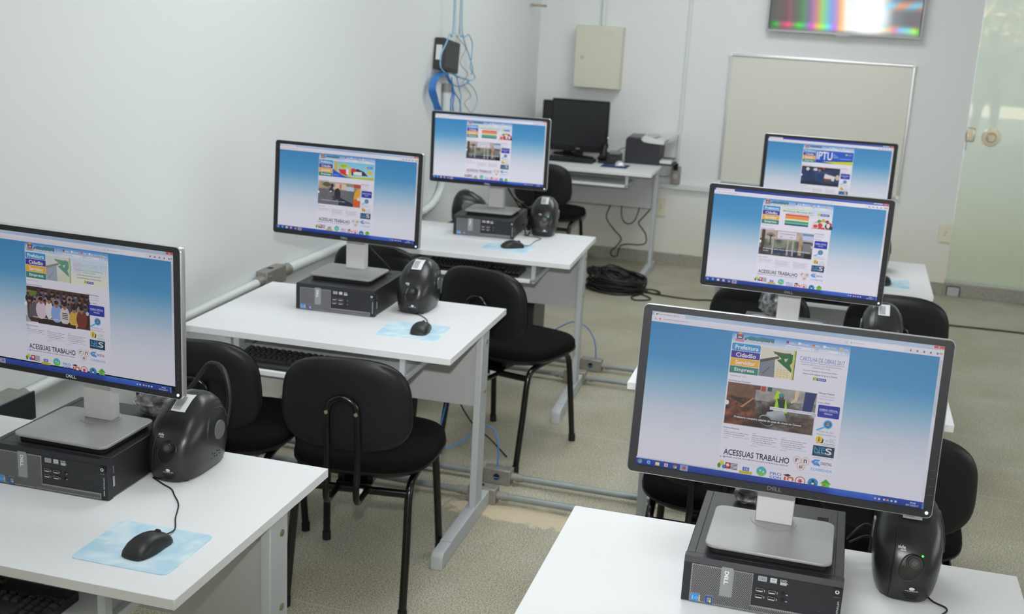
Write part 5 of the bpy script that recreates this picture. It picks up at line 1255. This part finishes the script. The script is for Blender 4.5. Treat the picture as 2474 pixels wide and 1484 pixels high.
nc(w5((600, 850), (620, 960), (700, 1005), (800, 980), (880, 900), (700, 850)), .0030, BLUE_C, .004, up=False)
tag(nb, 'tangle of blue network cables hanging on the left wall around the black box', 'cables')
hk = MB(); hk.cyl((WX, 8.10, 1.777), (WX+.02, 8.10, 1.777), .012, CHROME, 14); hk.tube([(WX+.02, 8.10, 1.777), (WX+.075, 8.12, 1.779), (WX+.105, 8.14, 1.776)], .008, BRASS, 10)
tag(hk.build('wall_hook'), 'small brass hook sticking out of the left wall near the far corner', 'hook')

# ------------------------------------------------------------------ far wall
def P(x, z): a = fw(x, z); return a
x0, z0 = P(-1.965, 1.231); x1, z1 = P(-1.634, 1.660)
t = empty('electrical_cabinet', ((x0+x1)/2, WY, z0)); w = (x1-x0)/2; h = z1-z0
b = MB(); b.box((-w, -.095, 0), (w, -.001, h), BEIGE, .004); b.build('housing', t)
b = MB(); b.box((-w+.003, -.103, .004), (w-.009, -.0945, h-.012), BEIGE, .003); b.build('door', t)
b = MB(); b.cyl((-w+.055, -.1025, h*.49), (-w+.055, -.109, h*.49), .011, CHROME, 18); b.build('lock', t)
tag(t, 'beige metal electrical cabinet on the far wall above the black monitor', 'cabinet')
def vpipe(name, x, z0, z1, m, label, flat=False, group=None):
    b = MB()
    if flat: b.box((x-.011, WY-.016, z0), (x+.011, WY-.0005, z1), m, .003)
    else: b.cyl((x, WY-.016, z0), (x, WY-.016, z1), .0155, m, 18)
    return tag(b.build(name), label, 'conduit', group)
vpipe('wall_pipe', P(-1.793, 0)[0], z1+.001, 2.99, WPIPE, 'white pipe rising from the top of the beige cabinet to the ceiling')
px_, pz_ = P(-1.190, 0.745)
vpipe('wall_trunking', px_, pz_, 2.99, WPIPE, 'thin white trunking running up the far wall left of the whiteboard', True)
t = empty('wall_socket_box', (P(-1.193, 0)[0], WY, P(0, .60)[1])); b = MB(); b.box((-.032, -.048, 0), (.032, -.0005, .128), CAST, .006); b.build('housing', t)
b = MB(); b.cyl((0, -.0475, .058), (0, -.056, .058), .017, GREY_PLAST, 22); b.box((-.018, -.055, .10), (.015, -.045, .15), HOLE, .004); b.build('socket', t)
tag(t, 'grey metal socket box on the far wall beside the printer desk', 'socket')
b = MB(); xa, za = P(-1.33, .581); b.box((xa, WY-.032, za-.018), (0.30, WY-.0005, za+.018), WPIPE, .004); b.box((xa-.02, WY-.04, za-.026), (xa+.002, WY-.0005, za+.026), CAST, .003)
tag(b.build('wall_trunking'), 'long white horizontal trunking low on the far wall under the whiteboard', 'conduit')
wcable('network_cable', [(P(-1.30, 0)[0]-.02, WY-.04, .645), (-1.27, WY-.06, .645), (-1.235, WY-.06, .655)], .0025, BLUE_C, 'short blue cable running into the grey socket box on the far wall', group='blue network cables near the floor')
# whiteboard
t = empty('whiteboard', (P(-.287, 0)[0], WY, P(0, .638)[1])); w = .611; h = .896
MB().box((-w+.012, -.014, .012), (w-.012, -.0005, h-.012), BOARD, .001).build('writing_surface', t)
fr = MB()
for lo, hi in (((-w, -.024, 0), (w, -.0005, .018)), ((-w, -.024, h-.018), (w, -.0005, h)), ((-w, -.024, .010), (-w+.018, -.0005, h-.010)), ((w-.018, -.024, .010), (w, -.0005, h-.010))): fr.box(lo, hi, WFRAME, .005)
fr.build('frame', t)
c = MB()
for sx in (-1, 1):
    for zz in (.008, h-.008): c.cyl((sx*(w-.008), -.0265, zz), (sx*(w-.008), -.0015, zz), .012, mat('white_corner_cap', (235, 236, 236), .4), 16)
c.build('corner_cap', t)
tag(t, 'large blank whiteboard with an aluminium frame on the far wall', 'whiteboard')
# television
def tv_glare_screen():
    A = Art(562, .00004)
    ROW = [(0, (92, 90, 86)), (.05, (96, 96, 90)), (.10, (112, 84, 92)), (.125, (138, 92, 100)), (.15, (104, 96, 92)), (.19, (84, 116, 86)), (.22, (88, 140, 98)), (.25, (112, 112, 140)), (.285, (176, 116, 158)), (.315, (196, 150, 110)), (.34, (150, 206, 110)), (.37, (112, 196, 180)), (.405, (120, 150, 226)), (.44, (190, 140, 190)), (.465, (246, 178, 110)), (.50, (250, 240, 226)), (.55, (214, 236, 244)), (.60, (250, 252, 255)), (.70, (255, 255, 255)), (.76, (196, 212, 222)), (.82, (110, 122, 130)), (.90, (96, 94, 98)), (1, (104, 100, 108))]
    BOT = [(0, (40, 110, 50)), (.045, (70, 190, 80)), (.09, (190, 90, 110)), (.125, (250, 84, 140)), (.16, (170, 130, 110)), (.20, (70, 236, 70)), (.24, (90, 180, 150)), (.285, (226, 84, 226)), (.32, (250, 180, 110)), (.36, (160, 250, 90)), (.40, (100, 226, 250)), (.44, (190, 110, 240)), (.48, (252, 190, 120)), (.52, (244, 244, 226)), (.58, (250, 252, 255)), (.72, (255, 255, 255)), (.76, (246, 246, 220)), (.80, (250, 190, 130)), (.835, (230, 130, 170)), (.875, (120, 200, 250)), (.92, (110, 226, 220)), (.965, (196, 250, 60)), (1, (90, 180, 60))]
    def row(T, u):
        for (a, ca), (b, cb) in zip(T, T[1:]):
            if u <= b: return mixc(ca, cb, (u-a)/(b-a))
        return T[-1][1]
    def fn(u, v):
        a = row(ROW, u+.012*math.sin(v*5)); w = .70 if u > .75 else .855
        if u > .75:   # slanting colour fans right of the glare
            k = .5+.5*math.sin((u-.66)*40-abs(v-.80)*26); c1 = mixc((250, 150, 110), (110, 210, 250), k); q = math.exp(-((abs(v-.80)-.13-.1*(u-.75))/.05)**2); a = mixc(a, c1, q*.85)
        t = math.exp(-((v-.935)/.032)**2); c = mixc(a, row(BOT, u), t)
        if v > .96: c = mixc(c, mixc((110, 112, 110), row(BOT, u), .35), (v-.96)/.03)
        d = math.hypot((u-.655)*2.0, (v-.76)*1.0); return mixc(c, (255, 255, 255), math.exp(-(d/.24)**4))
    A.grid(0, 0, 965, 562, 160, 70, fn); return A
tx0, tz0 = P(-.668, 1.690); tx1, _ = P(.329, 1.69)
t = empty('television', ((tx0+tx1)/2, WY, tz0)); w = (tx1-tx0)/2; hh = .592
b = MB(); b.box((-w+.015, -.055, .02), (w-.015, -.012, hh-.02), BEZEL, .008); b.box((-.2, -.014, .15), (.2, -.0005, .45), BEZEL, .002); b.build('back_housing', t)
fr = MB()
for lo, hi in (((-w, -.066, 0), (w, -.035, .014)), ((-w, -.066, hh-.013), (w, -.035, hh)), ((-w, -.066, .005), (-w+.013, -.035, hh-.005)), ((w-.013, -.066, .005), (w, -.035, hh-.005))): fr.box(lo, hi, TVF, .004)
fr.prism([(-.06, .003), (-.03, -.007), (.03, -.007), (.06, .003)], -.064, -.04, TVF, 'Y'); fr.build('frame', t)
tv_glare_screen().build('screen', col_mat('tv_painted_glare', 1.0, .25), t, TR(-.4825, -.0565, .0145) )  # glowing colours paint the camera flash's glare and rainbow diffraction on the screen
tag(t, 'wall-mounted flat television above the whiteboard, its screen painted with white and rainbow flash glare', 'television')
# sockets
def outlet(x, z, w, h, label):
    t = empty('wall_outlet', (x, WY, z)); MB().box((-w/2, -.012, -h/2), (w/2, -.0005, h/2), IVORY, .003).build('cover_plate', t)
    b = MB()
    for k in (-1, 0, 1): b.cyl((k*.004, -.0115, k*.012), (k*.004, -.0128, k*.012), .0035, mat('socket_holes', (110, 104, 92), .6), 10)
    b.build('socket', t); return tag(t, label, 'socket', 'ivory wall outlets on the far wall')
xo, zo = P(.6495, .434); outlet(xo, zo, .082, .125, 'ivory wall outlet on the far wall right beside the glass door')
xo, zo = P(-1.283, .42); outlet(xo, zo, .075, .125, 'ivory wall outlet half hidden by the leg of the far wall desk')

# ------------------------------------------------------------------ things on the far wall desk
H4 = 0.745
def old_monitor(loc, rz, label, led=True):
    ZB = .050; t = empty('monitor', loc, rz); w = .205; h = .360
    o = rrect(-w, ZB, w, ZB+h, .010, 4)
    b = MB(); b.loft([[(x, 0, z) for x, z in inset(o, .002)], [(x, .004, z) for x, z in o], [(x, .028, z) for x, z in o], [(x*.8, .058, ZB+h/2+(z-ZB-h/2)*.8) for x, z in o]], mat('glossy_black', (20, 21, 23), .25, noise=.05)); b.build('housing', t)
    MB().box((-w+.014, -.0015, ZB+.040), (w-.014, .001, ZB+h-.015), mat('dark_screen', (38, 40, 44), .22, noise=.02)).build('screen', t)
    A = Art(h*1000); A.L = 5; A.text('DELL', w*1000-15, h*1000-24, 30, 8, (175, 176, 180), True); A.build('brand_mark', PRINT, t, TR(-w, -.001, ZB))
    s = MB(); s.prism(supel(0, .03, .11, .075, 24, 2.4), 0, .012, UPS_D, 'Z', bev=.003); s.prism([(-.03, .02), (.03, .02), (.025, .15), (-.025, .15)], .03, .055, UPS_D, 'Y'); s.build('stand', t)
    if led:
        l = MB(); l.box((w-.002, .010, .155), (w+.003, .02, .165), LED, .001); l.build('power_light', t)
    return tag(t, label, 'monitor', 'black monitors switched off on the far wall desk')
old_monitor((-1.870, 8.14, H4), 0.02, 'switched-off black monitor on the far wall desk, the front one')
old_monitor((-1.990, 8.29, H4), 0.02, 'second black monitor tucked behind the first at the far wall', False).scale = (.93, .93, .93)
k4 = copy_tree(kp); place(k4, (-1.93, 7.89, H4), 0.03); tag(k4, 'black keyboard in front of the switched-off monitor on the far wall desk', 'keyboard', 'black keyboards on the desks')
bp_ = MB().prism(rrect(-.105, -.088, .075, .10, .008, 4), 0, .002, mat('dark_blue_mat', (38, 58, 110), .55, noise=.15, nscale=30), 'Z').build('mouse_mat')
place(bp_, (-1.535, 7.905, H4), 0.03); tag(bp_, 'dark blue mouse mat on the far wall desk between keyboard and printer', 'mouse mat')
m4 = make_mouse(mat('dark_grey_mouse', (46, 48, 50), .4), mat('silver_plastic', (196, 198, 200), .3, .4)); place(m4, (-1.522, 7.925, H4+.002), 0.2); tag(m4, 'grey and silver mouse on the dark blue mat by the telephone', 'mouse')
# telephone
t = empty('telephone', (-1.622, 8.085, H4), 0.15); b = MB(); b.prism([(-.09, 0), (-.09, .018), (.085, .062), (.10, .05), (.10, 0)], -.078, .078, mat('phone_black', (26, 27, 28), .35, noise=.05), 'X', bev=.004); b.build('base', t)
b = MB(); b.tube([(-.055, -.085, .035), (-.055, -.06, .052), (-.055, .0, .074), (-.055, .06, .098), (-.055, .085, .102)], lambda q: .019+.013*abs(2*q-1)**3, mat('phone_black'), 12, sub=4); b.build('handset', t)
b = MB(); b.box((-.01, .02, .055), (.068, .070, .066), mat('phone_display', (128, 136, 132), .3), .002, M=TR(0, 0, -.003) @ RX(.24)); b.build('display', t)
b = MB()
for r in range(4):
    for c in range(3): b.box((.0+c*.022, -.062+r*.019, 0.026+r*.0048), (.016+c*.022, -.048+r*.019, .032+r*.0048), mat('phone_keys', (60, 62, 64), .4), .001)
b.build('keypad', t); tag(t, 'black desk telephone with sloping handset between monitor and printer', 'telephone')
wcable('phone_cord', [(-1.64, 8.0, H4+.035), (-1.67, 8.02, H4+.005), (-1.70, 8.09, H4+.005), (-1.66, 8.2, H4+.03), (-1.58, 8.3, H4+.08), (-1.5, 8.33, H4+.1)], .0022, BLACK_C, 'thin black telephone cord behind the handset on the far wall desk')
# printer (its output side turned right)
t = empty('printer', (-1.415, 8.245, H4), 0.03); PB = mat('printer_black', (38, 40, 47), .45, bump=.05, bscale=600)
b = MB(); b.prism([(-.118, 0), (-.118, .165), (-.108, .178), (.00, .178), (.05, .148), (.125, .142), (.125, 0)], -.12, .125, PB, 'Y', bev=.006); b.build('body', t)
b = MB(); b.box((-.106, -.115, .176), (.0, .12, .186), mat('printer_grey_lid', (96, 96, 94), .4, noise=.03), .004); b.build('lid', t)
b = MB(); b.prism([(-.012, .172), (.002, .194), (.03, .190), (.128, .172), (.150, .160), (.146, .146), (.050, .150), (.006, .156)], -.128, .128, PRN_W, 'Y', bev=.003)
b.box((.01, -.07, .186), (.09, .09, .193), mat('tray_grey', (186, 192, 190), .5), .002, M=TR(0, 0, 0)); b.prism([(.115, .168), (.215, .214), (.222, .209), (.125, .158)], -.075, .11, mat('translucent_flap', (206, 214, 214), .25, noise=.01), 'Y'); b.build('output_cover', t)
b = MB(); b.box((.12, -.10, .004), (.225, .09, .014), mat('tray_black', (40, 40, 42), .5), .002); b.box((.12, -.095, .014), (.205, .07, .034), PAPER, .002); b.box((.135, -.0, .034), (.215, .085, .040), mat('tray_grey_dark', (96, 98, 104), .5), .002); b.build('paper_tray', t)
tag(t, 'black and white laser printer on the right end of the far wall desk', 'printer')
# cables under the far wall desk
wcable('power_cable', [(-1.625, 8.30, .50), (-1.639, 8.3, .412), (-1.663, 8.3, .319), (-1.60, 8.3, .235), (-1.545, 8.3, .179), (-1.565, 8.3, .125), (-1.610, 8.3, .075), (-1.600, 8.3, .04), (-1.565, 8.3, .045), (-1.548, 8.3, .115), (-1.50, 8.3, .137), (-1.41, 8.3, .142), (-1.362, 8.3, .165), (-1.37, 8.3, .229), (-1.424, 8.3, .298), (-1.40, 8.3, .34), (-1.345, 8.3, .42), (-1.345, 8.3, .5)], .0045, BLACK_C, 'long dark cable looping in big bends on the wall under the far desk', group='dark cables under the far wall desk')
wcable('power_cable', [(-1.558, 8.3, .50), (-1.557, 8.3, .414), (-1.55, 8.3, .33), (-1.51, 8.3, .288), (-1.46, 8.3, .31), (-1.43, 8.3, .40), (-1.425, 8.3, .50)], .004, BLACK_C, 'short dark cable hanging in one loop under the far desk', group='dark cables under the far wall desk')

# ------------------------------------------------------------------ outdoors seen mirrored in the glass door, and the person standing behind the camera
GR = mat('sunlit_paving', (196, 188, 166), .8, noise=.1, nscale=3)
struct('outdoor_ground', MB().box((-14, -40, -.12), (18, -3.2, -.02), GR))
struct('added_shade_canopy', MB().box((-3, -6.5, 2.9), (6, -3.2, 3.0), CEIL))  # unseen canopy, added to keep the sun off the near paving
hl = MB(); rh = random.Random(11); HG = mat('dark_hedge_leaves', (44, 58, 40), .85, noise=.3, nscale=4)
hl.box((-3, -14.1, 0), (11, -13.3, 1.25), HG)
for k in range(3200):
    c_ = Vector((rh.uniform(-3, 11), rh.choice((-13.28, -13.25, -13.3)), rh.uniform(0, 1.35))) if k % 3 else Vector((rh.uniform(-3, 11), rh.uniform(-14.1, -13.3), 1.28))
    a_ = Vector((rh.uniform(-1, 1), rh.uniform(-1, 1), rh.uniform(-1, 1))).normalized(); b_ = a_.orthogonal().normalized(); q_ = rh.uniform(.05, .11)
    hl.add([c_-a_*q_, c_-b_*q_*.5, c_+a_*q_, c_+b_*q_*.5], [(0, 1, 2, 3)], HG)
o = hl.build('hedge'); o.location.z = -.02; tag(o, 'low dark hedge outdoors, mirrored dimly in the glass door', 'hedge')
def tree(loc, h, r, seed, label):
    rnd = random.Random(seed); t = empty('tree', loc)
    tr = MB(); tr.tube([(0, 0, 0), (.05, 0, h*.25), (-.04, .05, h*.5), (.03, 0, h*.75)], lambda q: .22*(1-.6*q), mat('bark', (110, 94, 76), .9, noise=.3, nscale=8), 10)
    for k in range(7):
        a = k*.9; tr.tube([(0, 0, h*(.32+.05*k)), (.6*math.cos(a), .6*math.sin(a), h*(.45+.05*k)), (1.4*math.cos(a), 1.4*math.sin(a), h*(.52+.055*k))], lambda q: .08*(1-.7*q), mat('bark'), 8)
    tr.build('trunk', t)
    lm = mat('dry_yellow_leaves', (190, 160, 104), .8, noise=.35, nscale=3); lg = mat('green_leaves', (128, 148, 74), .8, noise=.3, nscale=3)
    lf = MB()
    for k in range(5200):
        a = rnd.uniform(0, 2*PI); q = rnd.uniform(-1, 1); s = rnd.random()**.4; c = Vector((r*s*math.cos(a)*math.sqrt(1-q*q), r*s*math.sin(a)*math.sqrt(1-q*q), h*.62+h*.46*s*q))
        u1 = Vector((rnd.uniform(-1, 1), rnd.uniform(-1, 1), rnd.uniform(-1, 1))).normalized(); u2 = u1.orthogonal().normalized(); L_ = rnd.uniform(.12, .26)
        lf.add([c-u1*L_, c-u2*L_*.5, c+u1*L_, c+u2*L_*.5], [(0, 1, 2, 3)], lg if rnd.random() < .2 else lm)
    lf.build('foliage', t); return tag(t, label, 'tree', 'trees outside the shop front')
for i, (x, y) in enumerate(((3.1, -16.8), (9.0, -17.6), (15.0, -17.0))):
    tree((x, y, -.02), 5.2+.4*i, 2.7, i+2, ('dry-leaved tree outdoors, mirrored at the left of the glass door', 'dry-leaved tree outdoors, mirrored in the middle of the glass door', 'dry-leaved tree outdoors, mirrored at the right of the glass door')[i])
def person():
    t = empty('person', (1.72, -1.35, 0), 0.1)
    def skin(name, verts, edges, radii, m, sub=2):
        me = bpy.data.meshes.new(name); me.from_pydata(verts, edges, []); ob = bpy.data.objects.new(name, me); COL.objects.link(ob)
        sk = ob.modifiers.new('s', 'SKIN'); sk.use_smooth_shade = True
        for i, (a, b) in enumerate(radii): me.skin_vertices[0].data[i].radius = (a, b)
        me.skin_vertices[0].data[0].use_root = True
        sb = ob.modifiers.new('u', 'SUBSURF'); sb.levels = sub; sb.render_levels = sub
        dg = bpy.context.evaluated_depsgraph_get(); dg.update(); nm = bpy.data.meshes.new_from_object(ob.evaluated_get(dg))
        bpy.data.objects.remove(ob); o2 = bpy.data.objects.new(name, nm); COL.objects.link(o2); nm.materials.append(m); o2.parent = t
        for p in nm.polygons: p.use_smooth = True
        return o2
    V = [(0, 0, .93), (0, .0, 1.05), (0, .01, 1.20), (0, 0, 1.35), (0, .005, 1.43), (0, .02, 1.50), (0, .03, 1.57), (0, .025, 1.63),
         (.10, 0, .88), (.12, .02, .50), (.13, 0, .10), (.13, .09, .04), (-.10, 0, .88), (-.12, .03, .50), (-.13, 0, .10), (-.13, .09, .04),
         (.17, 0, 1.38), (.30, -.02, 1.16), (.20, .16, 1.22), (-.17, 0, 1.38), (-.31, -.02, 1.16), (-.20, .16, 1.22), (.13, .21, 1.25), (-.13, .21, 1.25)]
    E_ = [(0, 1), (1, 2), (2, 3), (3, 4), (4, 5), (5, 6), (6, 7), (0, 8), (8, 9), (9, 10), (10, 11), (0, 12), (12, 13), (13, 14), (14, 15), (3, 16), (16, 17), (17, 18), (3, 19), (19, 20), (20, 21), (18, 22), (21, 23)]
    R_ = [(.15, .10), (.135, .095), (.155, .11), (.15, .10), (.055, .055), (.06, .065), (.078, .095), (.055, .07), (.09, .09), (.062, .062), (.045, .045), (.045, .03), (.09, .09), (.062, .062), (.045, .045), (.045, .03), (.062, .06), (.045, .045), (.033, .033), (.062, .06), (.045, .045), (.033, .033), (.034, .02), (.034, .02)]
    skin('body', V, E_, R_, mat('grey_clothes', (84, 88, 92), .8, noise=.1))
    hd = MB(); hd.loft([[(x*.9, .028+y, z) for x, y in supel(0, 0, .078*k, .095*k, 20, 2.2)] for z, k in ((1.56, .98), (1.60, 1.05), (1.64, 1.0), (1.675, .75), (1.692, .35))], mat('dark_hair', (34, 28, 24), .8, noise=.2)); hd.build('hair', t)
    fc = MB(); fc.prism(supel(0, 1.545, .012, .02, 10), .118, .135, mat('skin', (176, 132, 106), .5), 'Y')
    for s in (-1, 1): fc.cyl((s*.03, .112, 1.58), (s*.03, .122, 1.58), .009, mat('eye', (40, 34, 30), .3), 10); fc.cyl((s*.075, .03, 1.56), (s*.088, .02, 1.56), .022, mat('skin'), 12)
    fc.build('face', t)
    for s in (-1, 1):
        h = MB()
        for k in range(4): h.tube([(s*(.12+.0), .215, 1.262-.018*k), (s*.095, .245, 1.262-.018*k), (s*.06, .25, 1.258-.017*k), (s*(.04+.004*k), .235, 1.256-.017*k)], .0085-.0006*(k == 3), mat('skin'), 8)
        h.tube([(s*.125, .20, 1.27), (s*.10, .205, 1.293), (s*.07, .215, 1.295)], .0095, mat('skin'), 8); h.build('hand', t)
    return tag(t, 'person in grey clothes standing and holding a camera up, mirrored in the glass door', 'person')
person()
cm = MB(); cm.box((-.065, -.03, -.045), (.065, .03, .045), UPS_D, .008); cm.cyl((0, .03, 0), (0, .09, 0), .032, UPS_D, 20); o = cm.build('camera_held'); place(o, (1.72-.025, -1.35+.215, 1.25), 0.1); tag(o, 'small black camera held by the person mirrored in the glass door', 'camera')
